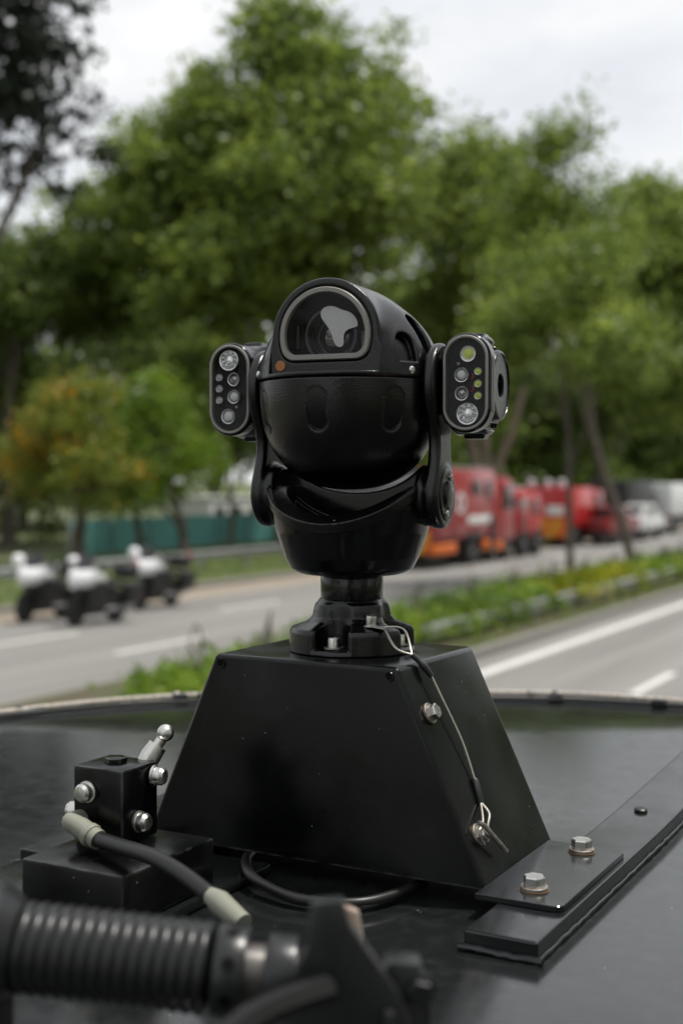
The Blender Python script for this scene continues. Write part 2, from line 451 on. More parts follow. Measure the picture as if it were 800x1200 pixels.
# ================================================================== SETTING
def sheet(name, x0, x1, y0, y1, z, m, kind='structure', nx=1, ny=1):
    o = MB().add([(x0, y0, z), (x1, y0, z), (x1, y1, z), (x0, y1, z)], [(0, 1, 2, 3)]).build(name, m, None, None)
    return tag(o, kind=kind)
sheet('ground', -700, 700, -500, 1200, -.03, 'grass_ground')
sheet('near_road', -8.3, 9.5, -200, 600, 0, 'asphalt')
sheet('far_road', -18.7, -11.7, -200, 600, 0, 'asphalt')
sheet('road_shoulder', -20.3, -18.7, -200, 600, 0.003, 'sand')
o = MB().box(-11.55, -8.45, -200, 600, -.02, .13).build('median_strip', 'soil', None, None); tag(o, kind='structure')
o = MB().box(-32, -20.5, -200, 600, -.02, .12).build('grass_verge', 'grass_ground', None, None); tag(o, kind='structure')
for x0, x1 in ((-8.45, -8.3), (-11.7, -11.55), (-20.5, -20.3)):
    o = MB().box(x0, x1, -200, 600, -.02, .15, .02).build('kerb', 'kerb'); tag(o, kind='structure')
sheet('lane_marking', -7.7, -7.48, -60, 300, .005, 'marking')
def dashes(x, ys, L, w=.14):
    for y in ys: sheet('lane_marking', x - w / 2, x + w / 2, y, y + L, .005, 'marking')
dashes(-5.03, [17.6 + 7 * k for k in range(-3, 8)], 2.2)
dashes(-14.0, [17.4 + 7.5 * k for k in range(-1, 9)], 2.6)
dashes(-16.6, [16.9 + 7.5 * k for k in range(-1, 9)], 2.6)

# ------------------------------------------------------------------ vegetation
def leaves(rng, ells, n, size, clump_r, per=55, shell=.45, wide=.55):
    """leaf blades in clumps spread through ellipsoids (x,y,z,rx,rz)"""
    vol = np.array([e[3] ** 2 * e[4] for e in ells]) ** .75; pr = vol / vol.sum()
    nc = max(3, n // per)
    which = rng.choice(len(ells), nc, p=pr)
    E = np.array([e for e in ells])[which]
    d = rng.normal(size=(nc, 3)); d /= np.linalg.norm(d, axis=1)[:, None]
    rad = rng.random(nc) ** shell
    rad *= 1 + .16 * rng.normal(size=nc)
    c = E[:, :3] + d * rad[:, None] * np.stack([E[:, 3], E[:, 3], E[:, 4]], 1)
    cr = clump_r * (.55 + .9 * rng.random(nc))
    N = nc * per
    ci = np.repeat(np.arange(nc), per)
    off = rng.normal(size=(N, 3)) * np.array([.62, .62, .36])
    p = c[ci] + off * cr[ci][:, None]
    s = size * (.6 + .8 * rng.random(N))
    u = rng.normal(size=(N, 3)); u[:, 2] -= .5; u /= np.linalg.norm(u, axis=1)[:, None]
    w = rng.normal(size=(N, 3)) + np.array([0, 0, .8]); w = np.cross(u, w); w /= np.linalg.norm(w, axis=1)[:, None] + 1e-9
    nn = np.cross(u, w)
    a = p; t = p + u * s[:, None]; mid = p + u * (s * .5)[:, None] - nn * (s * .06)[:, None]
    l = mid + w * (s * wide / 2)[:, None]; r_ = mid - w * (s * wide / 2)[:, None]
    V = np.stack([a, l, t, r_], 1).reshape(-1, 3)
    Q = np.arange(N * 4).reshape(-1, 4)
    return V, Q

def tree(name, label, base, ells, n, size, leafm, r0, bark='bark', top=None, seed=1, group=None, clump=.8, lean=None, limbs=None, cat='tree', per=55, shell=.45):
    rng = np.random.default_rng(seed); rnd = random.Random(seed)
    t = thing(name, label, cat, (base[0], base[1], base[2] if len(base) > 2 else .1), 0, group)
    b = Vector((base[0], base[1], base[2] if len(base) > 2 else .1))
    L = [(e[0] - b.x, e[1] - b.y, e[2] - b.z, e[3], e[4]) for e in ells]
    V, Q = leaves(rng, L, n, size, clump, per, shell)
    link('crown', np_mesh('crown', V, Q), leafm, t, None)
    low = min(L, key=lambda e: e[2]); hi = max(L, key=lambda e: e[2])
    mb = MB()
    if lean: path = lean
    else:
        fz = max(low[2] * .55, 1)
        path = [(0, 0, -.15), (rnd.uniform(-.2, .2), rnd.uniform(-.2, .2), fz * .5), (low[0] * .15, low[1] * .15, fz), ((hi[0]) * .7, hi[1] * .7, hi[2] * .8), (hi[0], hi[1], hi[2])]
    P = spline(path, 5)
    rr = [r0 * (1.25 if i == 0 else 1) * (1 - .85 * i / (len(P) - 1)) for i in range(len(P))]
    mb.tube(P, rr, 9)
    mb.build('trunk', bark, t)
    k0 = int(len(P) * .35)
    for e in L:
        k = min(len(P) - 2, k0 + rnd.randint(0, max(1, len(P) // 3))); s = P[k]; en = Vector(e[:3])
        jt = min(.4, .3 * e[4])
        midp = s.lerp(en, .5) + Vector((rnd.uniform(-jt, jt), rnd.uniform(-jt, jt), -.12 * (en - s).length))
        q = spline([s, midp, en], 5); lm = MB(); lm.tube(q, [max(rr[k] * .6 * (1 - .8 * i / len(q)), .015) for i in range(len(q))], 7)
        for _ in range(4):
            s2 = q[rnd.randint(4, len(q) - 2)]; e2 = en + Vector((rnd.uniform(-1, 1) * e[3], rnd.uniform(-1, 1) * e[3], rnd.uniform(-.3, .7) * e[4])) * .85
            lm.tube(spline([s2, s2.lerp(e2, .5) + Vector((0, 0, min(.2, e[4] * .1))), e2], 3), [max(rr[k] * .22, .012)] * 3 + [max(rr[k] * .12, .01)] * 4, 5)
        lm.build('limb', bark, t)
    if limbs:
        for pts, ra in limbs:
            q = spline([(p[0] - b.x, p[1] - b.y, p[2] - b.z) for p in pts], 5)
            MB().tube(q, [ra * (1 - .55 * i / len(q)) for i in range(len(q))], 8).build('limb', bark, t)
    return t

tree('rain_tree', 'tallest broad green tree rising behind the camera mast', (-29.5, 48.6),
     [(-29.3, 48.3, 21.9, 2.6, 2.3), (-30.9, 47.4, 18.9, 3.5, 2.2), (-26.2, 47.7, 19.1, 3.1, 2.7), (-32.9, 46.2, 16.0, 4.5, 2.8), (-26.0, 46.5, 14.6, 4.2, 3.5), (-36.9, 46.2, 13.7, 3.7, 2.5), (-30.1, 46.5, 11.9, 5.5, 2.9), (-26.4, 52.1, 17.8, 2.3, 3.1)],
     60000, .38, 'leaf', .55, seed=3, clump=.85)
tree('roadside_tree', 'green tree with pale forked trunk behind the nearest red truck', (-23.7, 57.7),
     [(-24.4, 57.8, 17.3, 2.9, 2.7), (-27.3, 58.5, 16.7, 2.6, 2.6), (-22.4, 56.5, 13.5, 3.4, 3.0), (-24.9, 57.3, 10.9, 3.1, 2.5)],
     34000, .32, 'leaf', .28, 'bark_pale', seed=5, clump=1.0,
     limbs=[([(-23.7, 57.7, 1), (-24.2, 57.2, 4.5), (-24.6, 57.0, 8)], .32), ([(-23.7, 57.7, 2.6), (-22.6, 57.8, 5.0), (-22.0, 58.2, 7.5)], .26)])
tree('median_tree', 'tall young tree with dark trunk leaning left on the median', (-10.4, 36.5),
     [(-12.4, 35.7, 12.9, .9, 1.2), (-12.9, 35.4, 10.9, 1.4, 1.4), (-12.0, 37.0, 10.1, 1.6, 1.6), (-12.2, 34.6, 8.6, 1.8, 1.2)],
     13000, .20, 'leaf', .16, seed=7, clump=.6, lean=[(0, 0, -.1), (-.35, 0, 1.6), (-1.0, -.1, 3.4), (-1.5, -.2, 6), (-1.8, -.4, 9), (-2.0, -.8, 12.5)])
tree('median_tree', 'slim straight young tree on the median in front of the red trucks', (-10.4, 30.8),
     [(-10.7, 30.8, 7.5, 1.5, 1.2), (-12.1, 31.1, 6.7, 1.2, .9), (-9.2, 30.4, 6.3, 1.4, 1.0), (-10.1, 31.2, 8.4, 1.1, .9)],
     11000, .18, 'leaf', .11, seed=8, clump=.55, lean=[(0, 0, -.1), (-.03, 0, 2), (-.1, .1, 4), (-.2, .1, 6), (-.1, .2, 8.6)])
tree('roadside_tree', 'wide green tree at far right above the white truck', (-24.5, 77.8),
     [(-21.7, 79.9, 20.2, 2.7, 2.2), (-23.5, 78.8, 17.0, 3.7, 3.2), (-19.5, 78.7, 15.6, 3.6, 4.2), (-21.0, 76.6, 10.3, 4.1, 3.9)],
     32000, .40, 'leaf', .35, 'bark_pale', seed=9, clump=1.2,
     limbs=[([(-24.5, 77.8, 1), (-24.3, 77.6, 6), (-24.0, 77.5, 10)], .4), ([(-24.3, 77.6, 6), (-22.9, 77.6, 8.4), (-22.2, 78, 11.5)], .28)])
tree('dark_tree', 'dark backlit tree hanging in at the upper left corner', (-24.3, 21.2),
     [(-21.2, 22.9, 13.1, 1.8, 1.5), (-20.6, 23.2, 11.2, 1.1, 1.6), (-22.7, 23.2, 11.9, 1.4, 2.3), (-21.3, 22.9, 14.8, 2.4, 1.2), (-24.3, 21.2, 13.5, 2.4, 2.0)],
     8000, .26, 'leaf_backlit', .3, seed=11, clump=.55, per=60, shell=.4)
tree('roadside_tree', 'dense green tree at the left edge behind the orange-tinted tree', (-41.2, 43.6),
     [(-40.6, 44.1, 12.0, 3.5, 2.5), (-43.4, 44.8, 8.3, 2.4, 3.2), (-39.8, 48.0, 11.6, 2.8, 2.0)],
     24000, .32, 'leaf_deep', .4, seed=12, clump=1.0)
tree('small_tree', 'small tree with orange-tinted leaves behind the motorcycles', (-29.1, 34.2),
     [(-29.3, 34.2, 5.1, 1.8, 1.3), (-31.0, 34.3, 3.7, 1.4, 1.3), (-28.0, 33.7, 3.3, 1.4, 1.1), (-29.5, 34.1, 6.0, 1.0, .7)],
     7000, .22, 'leaf_autumn', .3, seed=13, clump=.6)
tree('small_tree', 'small fresh green tree left of the camera mast', (-27.0, 37.5),
     [(-28.1, 37.1, 5.2, 1.6, 1.5), (-27.7, 38.4, 3.7, 1.4, 1.3), (-27.9, 36.1, 3.1, 1.2, 1.1)],
     6500, .22, 'leaf_fresh', .22, seed=14, clump=.6)
tree('roadside_tree', 'dark green tree filling the gap behind the fresh green tree', (-42.7, 62.1),
     [(-46.3, 60.4, 11.1, 4.5, 3.0), (-44.4, 63.7, 9.3, 4.1, 4.1), (-41.0, 63.2, 7.1, 3.5, 3.5)],
     24000, .38, 'leaf_deep', .4, seed=15, clump=1.1)
tree('roadside_tree', 'dark green tree at the left edge beyond the teal hoarding', (-54.1, 58.5),
     [(-54.1, 59.5, 7.8, 3.6, 3.6), (-52, 57, 5.0, 3.0, 2.5), (-56, 56, 4.5, 3.0, 2.5)],
     9000, .36, 'leaf_deep', .35, seed=16, clump=1.1)
tree('roadside_tree', 'dark green tree directly behind the camera head', (-32.9, 73.2),
     [(-34.9, 72.4, 10.6, 5.3, 5.3), (-31.9, 76.2, 8.0, 4.4, 4.4), (-27.4, 76.4, 6.3, 3.7, 2.7)],
     30000, .44, 'leaf_deep', .45, seed=17, clump=1.3)
tree('roadside_tree', 'farthest dark tree behind the black truck', (-29.5, 102.5),
     [(-32.0, 101.3, 8.7, 6.2, 4.9), (-27.2, 107.3, 7.4, 5.7, 4.3), (-29.8, 108.5, 18.4, 6.5, 5.8)],
     26000, .52, 'leaf_deep', .5, seed=18, clump=1.5)
tree('young_tree', 'thin leaning bare-stemmed tree between the orange and green small trees', (-29.0, 37.2),
     [(-29.6, 37.4, 5.4, .9, .8), (-29.9, 37.3, 4.3, .8, .6)], 2200, .2, 'leaf_deep', .17, seed=19, clump=.5,
     lean=[(.35, 0, -.1), (.1, 0, 1.3), (-.3, .1, 2.8), (-.6, .2, 5.2)])
tree('young_tree', 'thin tree in front of the white marquee left of the mast', (-28.6, 42.6),
     [(-28.6, 42.6, 5.8, 1.1, .9), (-28.2, 42.9, 4.9, .9, .7)], 2400, .2, 'leaf_deep', .14, seed=20, clump=.5)
# understorey belt far behind the vehicles: nobody could count it
rng = np.random.default_rng(33)
E = [(-28 - 2.5 * rng.random() - (0 if y > 52 else 14), y, 1.6 + 3.6 * rng.random(), 2.8, 2.5) for y in np.arange(36, 150, 2.4)]
V, Q = leaves(rng, E, 44000, .42, .9)
tag(link('understorey', np_mesh('understorey', V, Q), 'leaf_deep', None, None), 'dark leafy understorey beyond the far verge', 'undergrowth', kind='stuff')
E = [(-64 - 6 * rng.random() + .16 * y, y, z_ + 3 * rng.random(), 6, 4.5) for y in np.arange(40, 210, 6) for z_ in ((3, 6) if 62 < y < 80 else (3, 9, 15))]
V, Q = leaves(rng, E, 52000, .8, 2.2)
tag(link('distant_wood', np_mesh('distant_wood', V, Q), 'leaf_deep', None, None), 'hazy dark wood closing the distance behind the tree row', 'wood', kind='stuff')
# the same tree-lined road goes on behind the photographer and along the near side
E = [(16 + 4 * rng.random(), y, z_ + 4 * rng.random(), 4.5, 4.5) for y in np.arange(-70, 150, 6) for z_ in (3, 9, 14)] + \
    [(-27 + 4 * rng.random(), y, 5 + 8 * rng.random(), 4.5, 4.5) for y in np.arange(-80, 2, 6)]
V, Q = leaves(rng, E, 46000, .75, 2.0)
tag(link('roadside_wood', np_mesh('roadside_wood', V, Q), 'leaf_deep', None, None), 'mass of roadside trees behind and beside the vehicle', 'wood', kind='stuff')

# median shrubs
SHRUBS = [
    (-9.6, 13.6, .40, .9, 'leaf_fresh', 'bright green median shrub furthest left, just above the roof edge'),
    (-9.7, 15.6, .42, 1.0, 'leaf_fresh', 'bright green median shrub just left of the mounting box'),
    (-10.0, 18.6, .5, 1.2, 'leaf_fresh', 'green median shrub hidden mostly by the mast foot'),
    (-9.9, 21.0, .58, 1.3, 'leaf_fresh', 'green median shrub just right of the mast foot'),
    (-9.9, 23.4, .6, 1.3, 'leaf_mid', 'darker green median shrub, second right of the mast foot'),
    (-9.9, 25.8, .62, 1.3, 'leaf_fresh', 'mid green median shrub before the yellow-topped ones'),
    (-9.9, 28.2, .68, 1.3, 'leaf_yellow', 'yellow-green median shrub just left of the slim straight tree'),
    (-9.9, 30.6, .68, 1.3, 'leaf_yellow', 'yellow-green median shrub at the foot of the slim straight tree'),
    (-9.9, 33.0, .68, 1.3, 'leaf_yellow', 'yellow-green median shrub between the two median trees'),
    (-9.9, 35.4, .6, 1.3, 'leaf_fresh', 'green median shrub at the foot of the leaning tree'),
    (-9.9, 37.8, .6, 1.3, 'leaf_fresh', 'green median shrub just right of the leaning tree'),
    (-9.9, 40.2, .6, 1.3, 'leaf_deep', 'farthest green median shrub at the right edge'),
]
for i, (x, y, h, r_, lm, lab) in enumerate(SHRUBS):
    h *= .86
    tree('median_shrub', lab, (x, y, .13), [(x + .1, y - .5, .13 + h * .5, r_ * .68, h * .55), (x, y + .5, .13 + h * .5, r_ * .68, h * .5), (x - .4, y, .13 + h * .6, r_ * .6, h * .45)],
         4200, .14, lm, .02, seed=40 + i, clump=.25, group='shrubs along the median', cat='shrub', shell=.6)
# short grass on the median and verge edge
rng = np.random.default_rng(77)
N = 14000
p = np.stack([rng.uniform(-8.9, -8.46, N), rng.uniform(8, 44, N), np.full(N, .12)], 1)
p2 = np.stack([rng.uniform(-31, -20.6, N), rng.uniform(16, 60, N), np.full(N, .11)], 1)
p = np.concatenate([p[:900], p2]); N = len(p)
a = rng.uniform(0, 6.28, N); hgt = rng.uniform(.06, .2, N)
u = np.stack([np.cos(a), np.sin(a), np.zeros(N)], 1) * .02
tip = p + np.stack([rng.normal(0, .04, N), rng.normal(0, .04, N), hgt], 1)
V = np.stack([p - u, p + u, tip], 1).reshape(-1, 3)
tag(link('grass', np_mesh('grass', V, np.arange(N * 3).reshape(-1, 3)), 'leaf_fresh', None, None), 'short rough grass on the verge and median edge', 'grass', kind='stuff')

# ------------------------------------------------------------------ guard rails, hoarding, marquees
def guard_rail(label, x, y0, y1, zc, step=2.5):
    t = thing('guard_rail', label, 'guard rail', (x, y0, 0))
    prof = [(0, -.15), (.03, -.13), (.05, -.09), (.05, -.05), (0, -.015), (0, .015), (.05, .05), (.05, .09), (.03, .13), (0, .15)]
    prof = prof + [(q[0] - .004, q[1]) for q in prof[::-1]]
    n = max(1, round((y1 - y0) / 4))
    L = (y1 - y0) / n
    src = None
    for k in range(n):
        if src is None:
            mb = MB(); mb.loops([[(px, yy, zc + pz) for px, pz in prof] for yy in (0, L - .006)]); src = mb.build('beam', 'galv', t, 50)
        else: share('beam', src, t, (0, k * L, 0))
    src = None
    for k in range(int((y1 - y0) / step) + 1):
        if src is None: src = MB().box(-.14, -.04, -.05, .05, -.1, zc + .12, .008).build('post', 'galv', t)
        else: share('post', src, t, (0, k * step, 0))
    return t
guard_rail('grey steel guard rail along the far grass verge', -23.0, 18, 66, .62)
guard_rail('low grey steel guard rail along the median shrubs', -9.25, 20, 48, .36)

t = thing('hoarding', 'long teal site hoarding beyond the far verge', 'hoarding', (-32.3, 37.5, 0))
src = srp = None
for k in range(10):
    if src is None:
        mb = MB(); n = 24
        mb.loops([[(.02 * (1 if (j // 2) % 2 else -1), 2.4 * j / n, z) for j in range(n + 1)] + [(-.03, 2.4 * (n - j) / n, z) for j in range(n + 1)] for z in (.0, 1.45)])
        src = mb.build('panel', 'teal', t, 20); srp = MB().box(-.06, .06, -.06, -.0, -.05, 1.5, .01).build('post', 'galv', t)
    else:
        share('panel', src, t, (0, 2.46 * k, 0)); share('post', srp, t, (0, 2.46 * k, 0))

def cabin(label, x, y, w, d, h):
    t = thing('site_cabin', label, 'cabin', (x, y, 0))
    MB().box(-w / 2, w / 2, -d / 2, d / 2, .15, h - .12, .02).build('wall', 'white_canvas', t)
    MB().box(-w / 2 - .08, w / 2 + .08, -d / 2 - .08, d / 2 + .08, h - .118, h, .02).build('roof', 'white_paint', t)
    for k in range(int(d / 1.6)):
        f = MB().box(w / 2 - .02, w / 2 + .03, -d / 2 + .4 + 1.6 * k, -d / 2 + 1.3 + 1.6 * k, .95, h - .5, .01).build('window', 'galv', t)
        MB().box(w / 2 + .028, w / 2 + .036, -d / 2 + .47 + 1.6 * k, -d / 2 + 1.23 + 1.6 * k, 1.02, h - .57, .002).build('pane', 'dark_glass', f)
    for sx in (-1, 1):
        for sy in (-1, 1): MB().box(sx * (w / 2 - .3) - .1, sx * (w / 2 - .3) + .1, sy * (d / 2 - .3) - .1, sy * (d / 2 - .3) + .1, -.05, .15).build('foot', 'kerb', t)
cabin('white flat-roofed cabin behind the teal hoarding left of the mast', -38, 56.0, 3, 6.4, 2.15)

# ================================================================== PARKED VEHICLES
WH = {}
def wheel(parent, x, y, r, w, side, rimm='rim_grey'):
    key = (r, w, rimm)
    d = (side, 0, 0)
    if key not in WH:
        mb = MB(); mb.lathe([(r * .6, -w / 2), (r * .93, -w / 2), (r, -w * .32), (r, w * .32), (r * .93, w / 2), (r * .6, w / 2)], 28)
        me1 = mb.mesh('wheel'); me1.materials.append(MATS['tyre'])
        mb = MB(); mb.lathe([(r * .6, -w * .4), (r * .6, w * .44), (r * .5, w * .46), (r * .42, w * .2), (r * .2, w * .22), (r * .17, w * .5), (r * .1, w * .52)], 24)
        for k in range(6):
            mb.lathe([(r * .05, w * .2), (r * .05, w * .3)], 8, Matrix.Rotation(k * math.pi / 3, 4, 'Z') @ Matrix.Translation((r * .3, 0, 0)))
        me2 = mb.mesh('rim'); me2.materials.append(MATS[rimm])
        for me in (me1, me2):
            me.polygons.foreach_set('use_smooth', np.ones(len(me.polygons), bool)); me.set_sharp_from_angle(angle=R(40))
        WH[key] = (me1, me2)
    me1, me2 = WH[key]
    o = bpy.data.objects.new('wheel', me1); COL.objects.link(o); o.parent = parent; o.matrix_local = frame_to(d, (x, y, r))
    q = bpy.data.objects.new('rim', me2); COL.objects.link(q); q.parent = o
    return o

def bx(parent, name, m, x0, x1, y0, y1, z0, z1, bev=.02):
    return MB().box(x0, x1, y0, y1, z0, z1, bev).build(name, m, parent)

def profile_body(parent, name, m, prof, w, bev=.05):
    """prof: (y, z) outline, extruded over width w"""
    return MB().hexa([(w / 2, y, z) for y, z in prof], [(-w / 2, y, z) for y, z in prof], bev).build(name, m, parent)

# fire truck with tall box body (its flank faces the road)
t = thing('fire_truck', 'tall red fire truck with orange lower panels, nearest the camera mast', 'fire truck', (-18.85, 38.2, 0))
W = 2.45; hw = W / 2
bx(t, 'body', 'fire_red', -hw, hw, 0, 5.5, .95, 3.35, .06)
bx(t, 'chassis', 'black_plastic', -hw + .25, hw - .25, .1, 7.5, .45, .94)
cabp = profile_body(t, 'cab', 'fire_red', [(5.56, .75), (7.6, .75), (7.6, 1.6), (7.35, 2.9), (6.9, 3.1), (5.56, 3.1)], W - .02, .06)
bx(cabp, 'window', 'dark_glass', hw - .005, hw + .006, 6.2, 7.15, 1.9, 2.75, .003)
bx(cabp, 'windscreen', 'dark_glass', -hw + .15, hw - .15, 7.44, 7.6, 1.75, 2.6, .02)
bx(cabp, 'mirror', 'black_plastic', hw + .06, hw + .2, 7.1, 7.2, 1.9, 2.4, .02)
bx(t, 'window', 'dark_glass', hw - .01, hw + .012, 4.55, 5.15, 2.35, 2.95, .003)
bx(t, 'side_skirt', 'hi_orange', hw - .06, hw + .015, .05, 2.0, .5, .85, .01)
bx(t, 'wheel_arch', 'black_plastic', hw - .05, hw + .02, 2.75, 4.25, .95, 1.12, .02)
bx(t, 'side_window', 'dark_glass', hw - .01, hw + .012, 3.3, 4.2, 2.45, 2.95, .003)
bx(t, 'hose_locker', 'fire_red_dark', hw - .01, hw + .01, .3, 1.6, 1.5, 2.9, .005)
bx(t, 'side_skirt', 'hi_orange', hw - .06, hw + .015, 4.35, 5.0, .5, .85, .01)
bx(t, 'side_skirt', 'hi_orange', hw - .06, hw + .015, 5.6, 6.3, .42, .74, .01)
bx(t, 'step', 'black_plastic', hw - .2, hw + .03, 5.05, 5.5, .4, 1.65, .01)
mb = MB(); mb.lathe([(.36, 0), (.36, .01)], 32, frame_to((1, 0, 0), (hw + .003, 2.35, 2.2))); mb.build('emblem', 'white_paint', t)
mb = MB(); mb.lathe([(.2, 0), (.2, .006)], 24, frame_to((1, 0, 0), (hw + .012, 2.35, 2.2))); mb.build('emblem_centre', 'fire_red_dark', t)
bx(t, 'white_band', 'white_paint', hw - .002, hw + .008, 3.0, 5.0, 1.45, 1.72, .002)
for y in (.25, 1.5, 3.2): bx(t, 'shutter', 'fire_red_dark', hw - .005, hw + .005, y, y + (1.1 if y != 3.2 else 1.2), 1.05, 1.36, .002)
bx(t, 'rear_panel', 'hi_orange', -hw + .05, hw - .05, -.03, .01, .55, 1.3, .01)
for x in (-.95, -.35, .25, .85): MB().hexa([(x - .25, -.04, .55), (x, -.04, .55), (x, -.032, .55), (x - .25, -.032, .55)], [(x + .1, -.04, 1.3), (x + .35, -.04, 1.3), (x + .35, -.032, 1.3), (x + .1, -.032, 1.3)]).build('hazard_stripe', 'hi_yellow', t)
for x in (-1.05, 1.05): bx(t, 'tail_light', 'tail_red', x - .08, x + .08, -.06, .0, 1.4, 1.75, .015)
bx(t, 'light_bar', 'blue_lens', -.8, .8, 6.2, 6.5, 3.11, 3.26, .03)
bx(t, 'roof_rail', 'galv', hw - .15, hw - .1, .2, 5.3, 3.36, 3.45, .01)
for y, r_ in ((3.5, .5), (6.75, .5)):
    wheel(t, hw - .17, y, r_, .3, 1); wheel(t, -hw + .17, y, r_, .3, -1)

# bright red tender in front of it
t = thing('fire_truck', 'low bright red fire tender with big dark wheels, second from the mast', 'fire truck', (-18.8, 46.1, 0))
bx(t, 'body', 'fire_red_bright', -1.15, 1.15, 0, 1.3, .95, 2.5, .06)
c_ = profile_body(t, 'cab', 'fire_red_bright', [(1.35, .8), (2.7, .8), (2.75, 1.5), (2.45, 2.45), (1.35, 2.55)], 2.25, .06)
bx(c_, 'window', 'dark_glass', 1.12, 1.135, 1.6, 2.3, 1.6, 2.25, .003); bx(c_, 'windscreen', 'dark_glass', -1, 1, 2.58, 2.71, 1.6, 2.2, .02)
bx(t, 'chassis', 'black_plastic', -.9, .9, .1, 2.7, .5, .94)
bx(t, 'locker_door', 'fire_red_dark', 1.145, 1.157, .2, 1.1, 1.1, 1.7, .003); bx(t, 'locker_door', 'galv', 1.145, 1.157, .2, 1.1, 1.8, 2.3, .003)
bx(t, 'rear_panel', 'fire_red_dark', -1, 1, -.03, .01, .6, 1.2, .01)
for x in (-.95, .95): bx(t, 'tail_light', 'tail_red', x - .08, x + .08, -.05, .0, 1.4, 1.7, .015)
bx(t, 'light_bar', 'lamp_clear', -.7, .7, 1.6, 1.9, 2.56, 2.7, .03)
for y in (.65, 2.15):
    wheel(t, 1.0, y, .55, .32, 1); wheel(t, -1.0, y, .55, .32, -1)

t = thing('fire_truck', 'red fire truck with yellow-orange tail panel, third from the mast', 'fire truck', (-19.5, 54.0, 0))
bx(t, 'body', 'fire_red_bright', -1.15, 1.15, 0, 3.6, .9, 2.65, .05)
bx(t, 'chassis', 'black_plastic', -.9, .9, .1, 5.6, .45, .89)
c_ = profile_body(t, 'cab', 'fire_red', [(3.65, .75), (5.5, .75), (5.55, 1.5), (5.2, 2.5), (3.65, 2.6)], 2.25, .06)
bx(c_, 'window', 'dark_glass', 1.12, 1.135, 4.0, 4.9, 1.6, 2.25, .003); bx(c_, 'windscreen', 'dark_glass', -1, 1, 5.3, 5.45, 1.6, 2.2, .02)
bx(t, 'rear_panel', 'hi_orange', -1.05, 1.05, -.04, .0, .45, 1.3, .01)
for x in (-.8, -.2, .4): MB().hexa([(x - .2, -.05, .5), (x + .1, -.05, .5), (x + .1, -.042, .5), (x - .2, -.042, .5)], [(x + .15, -.05, 1.25), (x + .45, -.05, 1.25), (x + .45, -.042, 1.25), (x + .15, -.042, 1.25)]).build('hazard_stripe', 'hi_yellow', t)
bx(t, 'rear_plate', 'white_paint', .15, .95, -.04, 0, 1.42, 1.85, .01)
bx(t, 'rear_window', 'dark_glass', -1.0, -.35, -.03, 0, 1.5, 2.3, .01)
for x in (-.7, .1, .7): MB().lathe([(.16, 0), (.18, .08), (.16, .3), (.08, .36)], 16, Matrix.Translation((x, .4, 2.65))).build('beacon', 'lamp_clear', t)
for y in (1.0, 4.6):
    wheel(t, 1.0, y, .48, .3, 1); wheel(t, -1.0, y, .48, .3, -1)

def pickup(label, m, loc, white=False, cat='pickup truck'):
    t = thing('pickup_truck', label, cat, loc)
    profile_body(t, 'body', m, [(0, .5), (4.6, .5), (4.7, .95), (4.5, 1.1), (3.4, 1.2), (2.7, 1.75), (1.2, 1.78), (1.0, 1.2), (0, 1.2)], 1.8, .06)
    bx(t, 'chassis', 'black_plastic', -.75, .75, .1, 4.5, .3, .49)
    for y0, y1 in ((1.25, 1.95), (2.0, 2.65)): bx(t, 'window', 'dark_glass', .895, .907, y0, y1, 1.25, 1.65, .003)
    bx(t, 'rear_window', 'dark_glass', -.7, .7, 1.02, 1.06, 1.28, 1.65, .003)
    bx(t, 'bumper', 'black_plastic', -.85, .85, -.1, .02, .42, .62, .02)
    for x in (-.78, .78): bx(t, 'tail_light', 'tail_red', x - .09, x + .09, -.02, .03, .8, 1.15, .01)
    for y in (.95, 3.75):
        wheel(t, .78, y, .36, .24, 1); wheel(t, -.78, y, .36, .24, -1)
    return t
pickup('dark red pickup just right of the third fire truck', 'fire_red_dark', (-18.1, 56.3, 0))
pickup('white pickup between the red vehicles and the black truck', 'white_paint', (-18.2, 61.6, 0))

def box_truck(label, loc, boxm, cabm, y_box=(0, 5.0), h=3.0):
    t = thing('box_truck', label, 'truck', loc)
    bx(t, 'cargo_body', boxm, -1.15, 1.15, y_box[0], y_box[1], 1.0, h, .04)
    bx(t, 'chassis', 'black_plastic', -.8, .8, .1, y_box[1] + 1.7, .45, .99)
    c_ = profile_body(t, 'cab', cabm, [(y_box[1] + .08, .6), (y_box[1] + 1.8, .6), (y_box[1] + 1.85, 1.3), (y_box[1] + 1.5, 2.3), (y_box[1] + .08, 2.35)], 2.1, .06)
    bx(c_, 'window', 'dark_glass', 1.045, 1.058, y_box[1] + .4, y_box[1] + 1.3, 1.4, 2.05, .003)
    bx(c_, 'windscreen', 'dark_glass', -.9, .9, y_box[1] + 1.6, y_box[1] + 1.76, 1.4, 2.05, .02)
    bx(t, 'rear_door', boxm, -1.1, -.01, -.03, .0, 1.05, h - .1, .01); bx(t, 'rear_door', boxm, .01, 1.1, -.03, .0, 1.05, h - .1, .01)
    bx(t, 'bumper', 'white_paint' if cabm == 'white_paint' else 'black_plastic', -1.1, 1.1, -.12, 0, .5, .75, .02)
    for x in (-.95, .95): bx(t, 'tail_light', 'tail_red', x - .1, x + .1, -.15, -.1, .78, .95, .01)
    for y in (1.0, y_box[1] + .9):
        wheel(t, .95, y, .45, .28, 1); wheel(t, -.95, y, .45, .28, -1)
    return t
box_truck('black box truck parked right of the white pickup', (-19.4, 62.8, 0), 'black_plastic', 'black_plastic', (0, 4.6), 2.95)
box_truck('white truck parked at the right edge of the row', (-19.2, 70.6, 0), 'white_paint', 'white_paint', (0, 5.0), 2.8)

